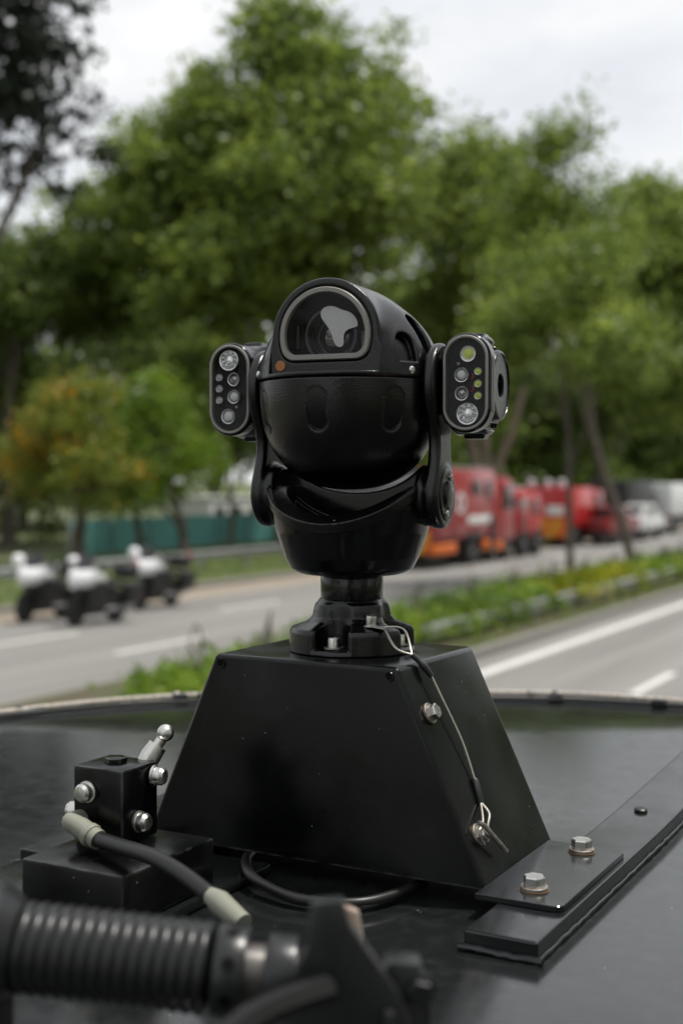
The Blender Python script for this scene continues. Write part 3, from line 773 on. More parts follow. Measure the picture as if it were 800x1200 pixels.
# ------------------------------------------------------------------ police-style motorcycles, tails towards us
def make_motorcycle():
    t = thing('motorcycle', 'x', 'motorcycle')
    wheel(t, 0, .32, .32, .17, 1); wheel(t, 0, 1.82, .31, .13, 1)
    mb = MB(); mb.box(-.16, .16, .72, 1.28, .22, .62, .05); mb.tube([(.0, .32, .32), (.0, .8, .45)], .05, 10); mb.tube([(0, 1.82, .31), (0, 1.5, 1.0)], .06, 10)
    mb.build('engine', 'black_plastic', t)
    mb = MB(); mb.loops([[(sx * w_, y, z0 + dz) for sx, dz in ((-1, 0), (-.75, h_), (.75, h_), (1, 0), (.7, -h_ * .8), (-.7, -h_ * .8))]
                         for y, w_, z0, h_ in ((.92, .14, .86, .08), (1.15, .20, .92, .12), (1.4, .28, .94, .16), (1.62, .32, .94, .19), (1.85, .24, .90, .16), (2.0, .1, .88, .08))])
    fa = mb.build('fairing', 'shell_white', t, 60)
    mb = MB(); mb.lathe([(.09, 0), (.09, .03), (.05, .05)], 16, frame_to((0, 1, 0), (0, 1.95, .82))); mb.build('headlight', 'lamp_clear', fa)
    mb = MB(); mb.loops([[(-.22 + .44 * k / 8, 1.66 + .1 * math.cos((k - 4) * .35) - y_, z) for k in range(9)] + [(.22 - .44 * k / 8, 1.645 + .1 * math.cos((k - 4) * .35) - y_, z) for k in range(9)] for y_, z in ((0, 1.05), (.12, 1.25), (.2, 1.38))]); mb.build('windscreen', 'dark_glass', fa)
    mb = MB(); mb.loops([[(sx * w_, y, z) for sx, z in ((-1, z0), (-.8, z1), (.8, z1), (1, z0))] for y, w_, z0, z1 in ((.15, .1, .74, .8), (.35, .16, .72, .82), (.7, .17, .7, .78), (1.0, .13, .74, .82))]); mb.build('seat', 'black_plastic', t, 60)
    for sx in (-1, 1):
        p_ = MB().box(sx * .38 - .12, sx * .38 + .12, -.02, .56, .42, .82, .05, seg=3).build('pannier', 'black_plastic', t)
        MB().box(sx * .38 - .1, sx * .38 + .1, -.035, -.01, .5, .56, .01).build('reflector', 'tail_red', p_)
        MB().tube([(sx * .14, 1.5, 1.02), (sx * .32, 1.42, 1.08), (sx * .42, 1.3, 1.05)], .016, 8).build('handlebar', 'black_plastic', t)
        MB().sphere((sx * .44, 1.52, 1.18), .07, 12, 8, sc=(1.2, .4, .8)).build('mirror', 'black_plastic', t)
        MB().tube([(sx * .2, 1.0, .3), (sx * .24, .5, .3), (sx * .25, 0, .36)], [.035, .05, .055], 10).build('exhaust', 'rim_grey', t)
    mb = MB(); mb.loops([[(sx * w_, y, z) for sx, z in ((-1, .56), (-.85, z1), (.85, z1), (1, .56), (.55, .2), (-.55, .2))] for y, w_, z1 in ((.45, .14, .7), (.8, .24, .76), (1.3, .27, .84), (1.62, .2, .82))]); mb.build('belly_fairing', 'black_plastic', t, 60)
    tb = MB().box(-.24, .24, -.22, .2, .84, 1.12, .06, seg=3).build('top_box', 'black_plastic', t)
    MB().box(-.2, .2, -.235, -.215, .9, .96, .008).build('tail_light', 'tail_red', tb)
    MB().tube([(-.2, -.1, .8), (-.2, -.12, 1.12)], .012, 8).build('beacon_pole', 'black_plastic', t)
    MB().lathe([(.045, 0), (.045, .06), (.02, .09)], 14, Matrix.Translation((-.2, -.12, 1.12))).build('beacon', 'tail_red', t)
    MB().tube([(-.1, .9, .25), (-.3, .86, .01)], .014, 8).build('side_stand', 'black_plastic', t)
    MB().hexa([(-.06, .02, .55), (.06, .02, .55), (.06, .6, .66), (-.06, .6, .66)], [(-.06, .02, .57), (.06, .02, .57), (.06, .6, .68), (-.06, .6, .68)]).build('mudguard', 'black_plastic', t)
    return t
def make_helmet():
    t = thing('helmet', 'x', 'helmet')
    mb = MB(); mb.lathe([(.1, 0), (.125, .03), (.14, .1), (.135, .17), (.1, .235), (.05, .26), (.005, .265)], 24); mb.build('shell', 'shell_white', t, 60)
    mb = MB(); mb.loops([[(.143 * math.cos(a_), .143 * math.sin(a_), z) for a_ in np.linspace(.25, 2.9, 14)] + [(.13 * math.cos(a_), .13 * math.sin(a_), z) for a_ in np.linspace(2.9, .25, 14)] for z in (.06, .16)]); mb.build('visor', 'dark_glass', t, 60)
    return t
moto = make_motorcycle(); helm = make_helmet()
MOTOS = [(-18.75, 20.1, 4, 'white and black motorcycle, leftmost of the three in front', 'white helmet on the leftmost front motorcycle'),
         (-17.25, 20.1, -1, 'white and black motorcycle in the middle, nearest the camera', 'white helmet on the middle front motorcycle'),
         (-18.25, 23.4, 2, 'white and black motorcycle furthest right of the group', 'white helmet on the motorcycle furthest right')]
for i, (x, y, a, lab, hl) in enumerate(MOTOS):
    o = moto if i == 0 else copy_tree(moto)
    o.location = (x, y + 1.6, .003); o.rotation_euler = (0, R(-4), R(a + 180)); o.scale = (1, .84, 1.06); o['label'] = lab; o['group'] = 'motorcycles parked on the far shoulder'
    if hl:
        h = helm if i == 0 else copy_tree(helm)
        h.location = (x - .30, y + .36, 1.16); h.rotation_euler = (0, 0, R(a + 160 * (i % 2))); h['label'] = hl; h['group'] = 'helmets resting on the motorcycles'

# ================================================================== OUR VEHICLE (only its roof is in view)
def chaikin(P, n=2, closed=True):
    P = [Vector(p) for p in P]
    for _ in range(n):
        Q = []
        m = len(P) if closed else len(P) - 1
        if not closed: Q.append(P[0])
        for i in range(m):
            a, b = P[i], P[(i + 1) % len(P)]; Q += [a * .75 + b * .25, a * .25 + b * .75]
        if not closed: Q.append(P[-1])
        P = Q
    return P
OUT = chaikin([(-1.92, -3.0), (-1.90, 1.2), (-1.76, 1.86), (-1.55, 2.20), (-1.25, 2.38), (-.93, 2.545), (-.78, 2.585), (.0, 2.585), (.35, 2.5), (.8, 2.2), (1.0, 1.8), (1.05, -3.0)], 2)
def offset(P, d):
    n = len(P); out = []
    for i in range(n):
        t = (P[(i + 1) % n] - P[i - 1]).normalized(); out.append(P[i] + Vector((t.y, -t.x)) * d)   # outline runs clockwise
    return out
def lift(P, z): return [(p.x, p.y, z) for p in P]
veh = thing('armoured_vehicle', 'glossy black-green vehicle roof filling the foreground', 'vehicle')
mb = MB(); mb.loops([lift(offset(OUT, -.006), 2.50), lift(OUT, 2.53), lift(OUT, 2.544), lift(offset(OUT, .012), 2.547), lift(offset(OUT, .155), 2.5495), lift(offset(OUT, .165), 2.5478), lift(offset(OUT, .175), 2.55)], cap0=False)
roof = mb.build('roof_panel', 'roof_paint', veh, None)
mb = MB(); mb.loops([lift(offset(OUT, .01), 2.52), lift(offset(OUT, -.06), 2.2), lift(offset(OUT, -.1), 1.5), lift(offset(OUT, -.02), .75), lift(offset(OUT, .2), .6)], cap0=False)
mb.build('hull', 'roof_paint', veh, 25)
for x, sd_ in ((-1.72, -1), (.85, 1)):
    for y in (-1.9, 1.2): wheel(veh, x, y, .6, .38, sd_)
mb = MB(); P3 = [Vector((p.x, p.y, 2.553)) for p in offset(OUT, .006)]; mb.tube(P3 + P3[:1], .0056, 8); mb.build('edge_trim', 'trim_beige', veh)
mb = MB(); P3 = [Vector((p.x, p.y, 2.555)) for p in offset(OUT, .165)]; mb.tube(P3 + P3[:1], .0055, 8); hose_e = mb.build('edge_seal', 'rubber', veh)
for x, y, a in ((-.842, 2.408, .15), (-.64, 2.418, .0), (-1.49, 2.05, .9), (-1.2, 2.22, .5)):
    o = MB().box(-.014, .014, -.012, .012, 2.548, 2.566, .004).build('clip', 'rubber', veh); o.location = (x, y, 0); o.rotation_euler = (0, 0, a)
for x, y in ((-.93, 2.505), (-1.56, 2.135), (-1.3, 2.32), (-.4, 2.56)):
    o = MB().lathe([(.008, 0), (.008, .012), (.005, .016), (.003, .016)], 16).build('stud', 'steel_dull', veh); o.location = (x, y, 2.548)
    o = MB().lathe([(.007, 0), (.0075, .012), (.004, .016)], 16).build('stud', 'rubber', veh); o.location = (x + .045, y + .02, 2.546)
o = MB().lathe([(.007, 0), (.0075, .012), (.004, .016)], 16).build('stud', 'rubber', veh); o.location = (-1.735, 1.86, 2.546)
for x0, x1 in ((-.483, -.408), (-1.044, -.969)):
    rl = MB().box(x0, x1, 1.12, 2.30, 2.551, 2.570, .0022).build('mounting_rail', 'rail_paint', veh, None)
    rnd = random.Random(4); bead = []
    for k in range(120):
        bead.append((x1 + .0005 + rnd.uniform(-.0003, .0003), 1.115 + k * .0099, 2.5525 + rnd.uniform(-.0008, .0008)))
    MB().tube(bead, [.0022 + rnd.uniform(-.0002, .0003) for _ in bead], 8).build('weld_bead', 'rail_paint', rl)
    bead = [(x0 - .004 + k * (x1 - x0 + .01) / 12, 1.1175 + rnd.uniform(-.0015, .0015), 2.5535 + rnd.uniform(-.001, .001)) for k in range(13)]
    MB().tube(bead, [.0036 + rnd.uniform(-.0006, .0006) for _ in bead], 8).build('weld_bead', 'rail_paint', rl)
    o = MB().lathe([(.0085, 0), (.0085, .003), (.0065, .0045), (.003, .0045)], 20).build('plug', 'rubber', rl); o.location = ((x0 + x1) / 2 - .007, 1.623, 2.5702)
MB().box(-1.03, -.768, .90, 1.231, 2.551, 2.563, .003).build('deck_plate', 'rail_paint', veh)
# the roof plate lifts gently towards its front corner
FW = Vector((-.482, .876, 0))
def rise(x, y):
    d = x * FW.x + y * FW.y - 1.50
    h = 0 if d <= 0 else (.042 * d * d / .4 if d < .2 else .042 * (d - .1))
    if d > .64: h -= .09 * (d - .64) ** 2 / .3 if d < .79 else .09 * (d - .715)
    return max(h, .002 if d > .5 else 0)
def crown(o):
    off = o.matrix_basis.translation
    if o.name.startswith(('roof_panel', 'mounting_rail')):
        bm = bmesh.new(); bm.from_mesh(o.data)
        for d in [1.50 + .01 * k for k in range(21)] + [2.14 + .015 * k for k in range(30)]:
            bmesh.ops.bisect_plane(bm, geom=bm.verts[:] + bm.edges[:] + bm.faces[:], plane_co=FW * d, plane_no=FW)
        bm.to_mesh(o.data); bm.free()
    kk = .12 if o.name.startswith(('edge_trim', 'stud')) else 1
    for v in o.data.vertices: v.co.z += rise(v.co.x + off.x, v.co.y + off.y) * (.12 if (o.name.startswith('roof_panel') and v.co.z < 2.5473) else kk)
    for c in o.children: crown(c)
for c in list(veh.children):
    if c.name.split('.')[0] in ('roof_panel', 'edge_trim', 'edge_seal', 'clip', 'stud', 'mounting_rail'): crown(c)

# ================================================================== MOUNTING BOX
box = thing('mounting_box', 'tapered black sheet-metal mounting box bolted under the camera mast', 'box', (-.726, 1.337, 2.5705))
def L3(x, y, z): return (x + .726, y - 1.337, z - 2.5705)
mb = MB(); mb.hexa([L3(-.946, 1.234, 2.5712), L3(-.506, 1.234, 2.5712), L3(-.506, 1.440, 2.5712), L3(-.946, 1.440, 2.5712)],
                   [L3(-.847, 1.234, 2.797), L3(-.610, 1.234, 2.797), L3(-.610, 1.440, 2.797), L3(-.847, 1.440, 2.797)])
bm = bmesh.new(); vs = [bm.verts.new(v) for v in mb.v]; [bm.faces.new([vs[i] for i in f]) for f in mb.f]
bm.edges.ensure_lookup_table()
top_e = [e for e in bm.edges if all(v.co.z > .2 for v in e.verts)]; vert_e = [e for e in bm.edges if abs(e.verts[0].co.z - e.verts[1].co.z) > .1]
bmesh.ops.bevel(bm, geom=top_e + vert_e, offset=.0055, segments=4, affect='EDGES', profile=.5)
shell = MB().bm(bm).build('shell', 'sheet_black', box, 30)
nx = Vector((1, 0, .458)).normalized()
for sx in (1, -1):
    def pl(x, y, z): return L3(x, y, z) if sx > 0 else (-L3(x, y, z)[0], L3(x, y, z)[1], L3(x, y, z)[2])
    cnr = [(-.507, 1.206), (-.507, 1.428)]
    out = [(-.507, 1.206)]
    for cx, cy, a0 in ((-.425, 1.216, -90), (-.425, 1.418, 0)):
        out += [(cx + .010 * math.cos(R(a0 + q)), cy + .010 * math.sin(R(a0 + q))) for q in range(0, 91, 15)]
    out += [(-.507, 1.428)]
    mb = MB(); mb.loops([[pl(x, y, 2.5708) for x, y in out], [pl(x, y, 2.5758) for x, y in out], [pl(x + (-.0006 if x > -.5 else 0), y + (.0006 if y < 1.3 else -.0006), 2.5764) for x, y in out]])
    fl = mb.build('flange', 'rail_paint', box, 30)
    for y in (1.246, 1.418 - .018):
        p = pl(-.458, y, 2.5765)
        o = MB().lathe([(.0095, 0), (.0160, 0), (.0160, .0005), (.0095, .0005)], 26, cap=False).build('rust_ring', 'washer_rust', fl); o.location = p
        bolt('flange_bolt', 'bolt', fl, (p[0], p[1], p[2] + .0007), (0, 0, 1), .35 + y, make=lambda: hex_mesh(.0118, .0105, .0145, .0035))
for y, z in ((1.262, 2.745), (1.262, 2.620)):
    x = -.506 - (z - 2.5712) * .458
    p = Vector(L3(x, y, z)) + nx * .0003
    bolt('side_bolt', 'bolt', box, p, nx, .2 + z, make=lambda: hex_mesh(.0088, .0085, .0118, .003))
for y, z in ((1.30, 2.765), (1.30, 2.62)):
    x = -.506 - (z - 2.5712) * .458
    p = Vector(L3(x, y, z)) + nx * .0003; nl = Vector((-nx.x, 0, nx.z))
    bolt('side_bolt', 'bolt', box, (-p.x, p.y, p.z), nl, .4, make=None)
for x in (-.6195, -.8375):
    mb = MB(); mb.lathe([(.0032, 0), (.0056, 0), (.006, .0008), (.0056, .0016), (.0035, .0014), (.003, .0004)], 20, frame_to((0, -1, 0), L3(x, 1.234, 2.7865)), cap=False); mb.build('corner_hole_rim', 'sheet_black', box)
    mb = MB(); mb.lathe([(.0034, 0), (.0034, .0005)], 18, frame_to((0, -1, 0), L3(x, 1.234, 2.7865))); mb.build('corner_hole', 'black_inner', box)

# ================================================================== SURVEILLANCE CAMERA
CAM_LOC = Vector((-.7225, 1.340, 2.797)); CAM_RZ = R(7.5)
ptz = thing('surveillance_camera', 'black ball-shaped pan-tilt surveillance camera with twin lamp pods', 'security camera', CAM_LOC, CAM_RZ)
SC_C = (0, -.005, .313); WZ = .365; WR = .0548
def radial(X, Y, az):
    a = R(az); return X * math.cos(a) + Y * math.sin(a), X * math.sin(a) - Y * math.cos(a)
def pocket_d(X, Y, Z, az, z0, z1, w, floor, both=True):
    t, rho = radial(X, Y - SC_C[1], az)
    zc = np.clip(Z, z0 + (w if both else 0), z1 - w)
    d2 = np.sqrt(t * t + (Z - zc) ** 2) - w if both else np.maximum(np.where(Z > z1 - w, np.sqrt(t * t + (Z - z1 + w) ** 2), np.abs(t)) - w, z0 - Z)
    r = np.sqrt(X ** 2 + (Y - SC_C[1]) ** 2 + (Z - SC_C[2]) ** 2)
    return np.maximum(np.maximum(d2, floor - r), -rho)
def upper_fn(X, Y, Z):
    s = smax(sphere_d(X, Y, Z, SC_C, .1095), np.abs(X) - .101, .006)
    d2 = np.where(Z > WZ, np.sqrt(X ** 2 + (Z - WZ) ** 2), np.abs(X)) - .0650
    tun = extrude_d(d2, Y + .028, .058, .004)
    u = smin(s, tun, .010)
    u = smax(u, .3185 - Z, .0015)
    u = sub(u, np.maximum(np.maximum(Y + .0860, .3235 - Z), np.abs(X) - .0655), .0012)
    w2 = smax(np.sqrt(X ** 2 + (Z - WZ) ** 2) - .0562, (WZ - .0290) - Z, .010)
    u = sub(u, np.maximum(w2, Y + .0815), .001)
    c2 = smax(np.sqrt(X ** 2 + (Z - WZ) ** 2) - .0488, (WZ - .0218) - Z, .010)
    u = sub(u, np.maximum(c2, Y + .022), .001)
    for az, z0, z1, w in ((59, .336, .368, .0125), (-59, .336, .368, .0125)):
        u = sub(u, pocket_d(X, Y, Z, az, z0, z1, w, .1005, False), .003)
    for az in (82, -82, 112, -112):
        u = sub(u, pocket_d(X, Y, Z, az, .330, .392, .012, .0985), .004)
    return u
link('upper_housing', sdf_mesh('upper_housing', upper_fn, (-.105, -.12, .315), (.105, .106, .435), .00125), 'powder', ptz, 180)
def ball_d(X, Y, Z, a, b, n=2.35):
    rr = np.sqrt(X ** 2 + (Y - SC_C[1]) ** 2); q = ((rr / a) ** n + (np.abs(Z - SC_C[2]) / b) ** n) ** (1 / n)
    return (q - 1) * a * .93
def lower_fn(X, Y, Z):
    s = smax(ball_d(X, Y, Z, .1080, .122), np.abs(X) - .1005, .008)
    s = smax(s, Z - .3170, .0015)
    for az in (0, 48, -48, 96, -96):
        s = sub(s, pocket_d(X, Y, Z, az, .258, .304, .0105, .1095), .004)
    return s
link('lower_housing', sdf_mesh('lower_housing', lower_fn, (-.105, -.116, .187), (.105, .107, .318), .00125), 'powder', ptz, 180)

def win_outline(R0, h, r, n=64):
    """circle of radius R0 with a flat at -h and corner fillets r"""
    x = math.sqrt((R0 - r) ** 2 - (h - r) ** 2); a = math.atan2(-(h - r), x)
    pts = [(R0 * math.cos(a + (math.pi - 2 * a) * k / n), R0 * math.sin(a + (math.pi - 2 * a) * k / n)) for k in range(n + 1)]
    b = math.pi - a
    pts += [(-x + r * math.cos(b + (1.5 * math.pi - b) * k / 10), -(h - r) + r * math.sin(b + (1.5 * math.pi - b) * k / 10)) for k in range(1, 11)]
    pts += [(x + r * math.cos(1.5 * math.pi + (a + .5 * math.pi) * k / 10), -(h - r) + r * math.sin(1.5 * math.pi + (a + .5 * math.pi) * k / 10)) for k in range(0, 10)]
    return pts
def at_y(P, y, c): return [(c[0] + p[0], y, c[1] + p[1]) for p in P]
wc = (0, WZ)
oA, oB, oC, oD = win_outline(WR, .0277, .017), win_outline(WR - .0012, .0265, .0165), win_outline(WR - .0056, .0221, .0140), win_outline(WR - .0068, .0209, .0130)
mb = MB(); mb.loops([at_y(oA, -.0812, wc), at_y(oA, -.0865, wc), at_y(oB, -.0880, wc), at_y(oC, -.0880, wc), at_y(oD, -.0862, wc), at_y(oD, -.0812, wc)], closed=True)
mb.build('window_frame', 'bezel_grey', ptz, 40)
mb = MB(); og = win_outline(WR - .0067, .0210, .0130); mb.loops([at_y(og, -.0832, wc), at_y(og, -.0848, wc)])
mb.build('window_glass', 'glass_clear', ptz, 30)
ol = win_outline(.0480, .0211, .011)
mb = MB(); mb.loops([at_y(ol, -.0810, wc), at_y(ol, -.0235, wc)], cap0=False); mb.build('window_liner', 'black_inner', ptz, 30)
T = Matrix.Translation((-.0005, 0, WZ + .002)) @ Matrix.Rotation(R(90), 4, 'X')   # lathe axis -> -Y
mb = MB(); mb.lathe([(.033, .024), (.033, .064), (.0315, .0665), (.029, .0665), (.028, .064), (.0268, .056), (.0255, .056), (.0248, .053), (.0236, .0545), (.0222, .051), (.0205, .051)], 56, T)
lens = mb.build('lens_barrel', 'powder_smooth', ptz, 30)
for r0, y in ((.0285, .0662), (.0225, .0535)):
    mb = MB(); mb.lathe([(r0, y), (r0 + .0006, y + .0007), (r0 + .0012, y)], 56, T, cap=False); mb.build('lens_ring', 'bezel_dark', lens)
mb = MB(); mb.lathe([(.0205, .0508), (.017, .0535), (.011, .0555), (.005, .0563), (.0004, .0565)], 48, T); mb.build('front_element', 'lens_glass', lens, 180)
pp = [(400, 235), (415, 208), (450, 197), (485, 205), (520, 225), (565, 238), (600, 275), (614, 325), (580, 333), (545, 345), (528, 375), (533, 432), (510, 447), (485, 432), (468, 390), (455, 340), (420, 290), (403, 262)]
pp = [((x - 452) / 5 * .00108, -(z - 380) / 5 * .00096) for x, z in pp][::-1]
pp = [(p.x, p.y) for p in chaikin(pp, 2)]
mb = MB(); mb.loops([[(x, -.0706, WZ + z) for x, z in pp], [(x, -.0712, WZ + z) for x, z in pp]]); mb.build('reflection_patch', 'reflection_grey', ptz, 30)  # sky reflection in the lens, put in as a flat grey patch
bx(ptz, 'inner_bracket', 'bezel_dark', .034, .0435, -.060, -.050, WZ - .018, WZ + .006, .001)
bx(ptz, 'inner_bracket', 'black_plastic', -.044, -.040, -.066, -.05, WZ - .012, WZ + .014, .0008)
mb = MB(); mb.lathe([(.0062, 0), (.0062, .0014), (.0054, .002)], 28, frame_to((0, -1, 0), (-.0540, -.0858, .3320))); mb.build('light_sensor', 'amber', ptz)
for az in (60, -60):
    a = R(az); d = Vector((math.sin(a), -math.cos(a), .08)); p = Vector(SC_C) + d.normalized() * .1088 + Vector((0, 0, .004))
    bolt('pan', 'screw', ptz, p, d, make=lambda: pan_mesh(.0042, .0028))

# yoke
def bowl_out(X, Y, Z):
    rz = np.interp(Z, [.088, .091, .098, .112, .14, .17, .22], [.058, .064, .0725, .0800, .0900, .0970, .1020])
    return (np.sqrt(X ** 2 + Y ** 2) - rz) * .95
def yoke_fn(X, Y, Z):
    rr = np.sqrt(X ** 2 + Y ** 2)
    d = smax(bowl_out(X, Y, Z), .091 - Z, .010)
    cyl = np.sqrt(X ** 2 + (Z - .271) ** 2) - .118
    d = sub(d, np.maximum(cyl, Y - .012), .002)
    d = sub(d, np.maximum(np.maximum(rr - .0765, Y - .006), np.sqrt(X ** 2 + (Z - .271) ** 2) - .127), .002)
    d = sub(d, ball_d(X, Y, Z, .1125, .1265), 0)
    d = np.maximum(d, Z - .222)
    return d
yoke = link('yoke_base', sdf_mesh('yoke_base', yoke_fn, (-.105, -.105, .088), (.105, .105, .215), .00125), 'powder_smooth', ptz, 180)
def lip_fn(X, Y, Z):
    rr = np.sqrt(X ** 2 + Y ** 2); cyl = np.sqrt(X ** 2 + (Z - .271) ** 2) - .118
    d = np.maximum(bowl_out(X, Y, Z) - .0022, np.maximum(-(cyl + .0030 - .55 * (rr - .09)) * .87, cyl - .0120))
    d = smax(d, .0770 - rr, .001); d = np.maximum(d, np.abs(X) - .093)
    return np.maximum(np.maximum(d, Z - .235), Y - .03)
link('rim_lip', sdf_mesh('rim_lip', lip_fn, (-.105, -.108, .14), (.105, .108, .23), .0012), 'powder', yoke, 180)
for az in (8, -52, 60):
    a = R(az); x, y = .0865 * math.sin(a), -.0865 * math.cos(a)
    z = .271 - math.sqrt(.1155 ** 2 - x * x)
    nrm = Vector((-x, 0, .271 - z))
    bolt('lipscrew', 'screw', yoke, (x, y, z - .0006), nrm, mats=['steel_dull'], make=lambda: pan_mesh(.0034, .0022))

def arm_fn(X, Y, Z):
    boss = np.sqrt(Y ** 2 + (Z - .185) ** 2) - .036
    hub = np.sqrt(Y ** 2 + (Z - .312) ** 2) - .048
    zc = np.clip(Z, .185, .312); bar = np.sqrt(Y ** 2 + (Z - zc) ** 2) - .024
    d2 = smin(smin(boss, hub, .02), bar, .03)
    pl_ = extrude_d(d2, X - .1085, .0072, .0055)
    bs = extrude_d(boss, X - .1015, .0145, .006)
    return smin(pl_, bs, .006)
arm_me = sdf_mesh('arm', arm_fn, (.084, -.052, .147), (.118, .052, .362), .00125)
arm_l = None
for sx in (1, -1):
    if sx > 0: arm = link('arm', arm_me, 'powder', ptz, 180)
    else:
        me = arm_me.copy(); co = np.empty(len(me.vertices) * 3, np.float32); me.vertices.foreach_get('co', co); co = co.reshape(-1, 3); co[:, 0] *= -1
        me.vertices.foreach_set('co', co.ravel()); me.flip_normals(); me.update()
        arm = bpy.data.objects.new('arm', me); COL.objects.link(arm); arm.parent = ptz
    mb = MB(); mb.lathe([(.030, 0), (.030, .0022), (.0285, .0032), (.0175, .0034), (.016, .0058), (.0145, .0064), (.004, .0064)], 48, frame_to((sx, 0, 0), (sx * .1158, 0, .185)))
    cv = mb.build('arm_cover', 'powder', arm, 30)
    for a in (70, 250):
        bolt('pan', 'screw', cv, (sx * .1192, .0225 * math.cos(R(a)), .185 + .0225 * math.sin(R(a))), (sx, 0, 0), make=None)

# lamp pods
PX, PZ = .147, .312
def stadium(r, hz, n=20):
    return [(r * math.cos(R(180 * k / n)), hz + r * math.sin(R(180 * k / n))) for k in range(n + 1)] + [(r * math.cos(R(180 + 180 * k / n)), -hz + r * math.sin(R(180 + 180 * k / n))) for k in range(n + 1)]
def pod_fn(X, Y, Z):
    st = np.sqrt((X - PX) ** 2 + np.maximum(np.abs(Z - PZ) - .0275, 0) ** 2)
    d = extrude_d(st - .0288, Y + .0165, .0115, .0035)
    drum = extrude_d(np.sqrt((Y - .030) ** 2 + (Z - PZ) ** 2) - .0575, X - .1405, .0205, .004)
    for s_ in (1, -1):
        drum = smin(drum, rbox_d(X, Y, Z, (.142, .038, PZ + s_ * .053), (.012, .012, .0085), .002), .003)
        drum = sub(drum, rbox_d(X, Y, Z, (.1625, .030, PZ + s_ * .047), (.006, .030, .004), .001), .001)
    d = smin(d, drum, .004)
    d = smin(d, extrude_d(np.sqrt((Y - .014) ** 2 + (Z - PZ) ** 2) - .034, X - .118, .006, .002), .003)
    return sub(d, np.maximum(st - .0238, Y + .0225), .0005)
pod_me = sdf_mesh('light_pod', pod_fn, (.11, -.032, .245), (.18, .095, .380), .0012)
LEDS = [(.0026, .0325, .0095, 'ring'), (-.0050, .0090, .0085, 'white'), (-.0047, -.0119, .0083, 'dark'), (.0143, .0126, .0048, 'chip'), (.0143, -.0012, .0048, 'chip'), (.0143, -.0147, .0048, 'chip'), (.0018, -.0349, .0128, 'cup'), (-.0085, .0215, .002, 'white')]
def led_mesh(r, kind):
    mb = MB()
    mb.lathe([(r, 0), (r, .0042), (r * .94, .0047), (r * .86, .0045)], 28, cap=False, mi=0)
    if kind == 'cup':
        mb.lathe([(r * .86, .0045), (r * .7, .0020), (r * .42, .0012), (r * .40, .004), (r * .3, .0046), (.0001, .005)], 28, cap=False, mi=1)
        for k in range(9):
            a = 2 * math.pi * k / 9; mb.sphere((r * .62 * math.cos(a), r * .62 * math.sin(a), .0026), r * .17, 10, 6, mi=1)
    elif kind == 'ring':
        mb.lathe([(r * .86, .0045), (r * .55, .0015)], 28, cap=False, mi=1); mb.lathe([(r * .55, .0014), (r * .5, .0036), (r * .3, .0046), (.0001, .0049)], 24, cap=False, mi=2)
    elif kind == 'chip':
        mb.lathe([(r * .86, .0045), (r * .6, .002)], 24, cap=False, mi=1); mb.lathe([(r * .6, .0019), (r * .52, .0038), (r * .3, .0046), (.0001, .0049)], 20, cap=False, mi=2)
    elif kind == 'dark':
        mb.lathe([(r * .86, .0045), (r * .62, .001), (r * .45, .001), (r * .42, .003), (r * .2, .0038), (.0001, .004)], 28, cap=False, mi=1)
        mb.lathe([(r * .5, .0032), (r * .56, .0036), (r * .6, .0032)], 24, cap=False, mi=2)
    else:
        mb.lathe([(r * .86, .0045), (r * .78, .0018), (r * .66, .0012)], 28, cap=False, mi=0)
        mb.lathe([(r * .66, .0012), (r * .64, .0034), (r * .5, .0046), (r * .28, .0053), (.0001, .0055)], 28, cap=False, mi=1)
    return mb
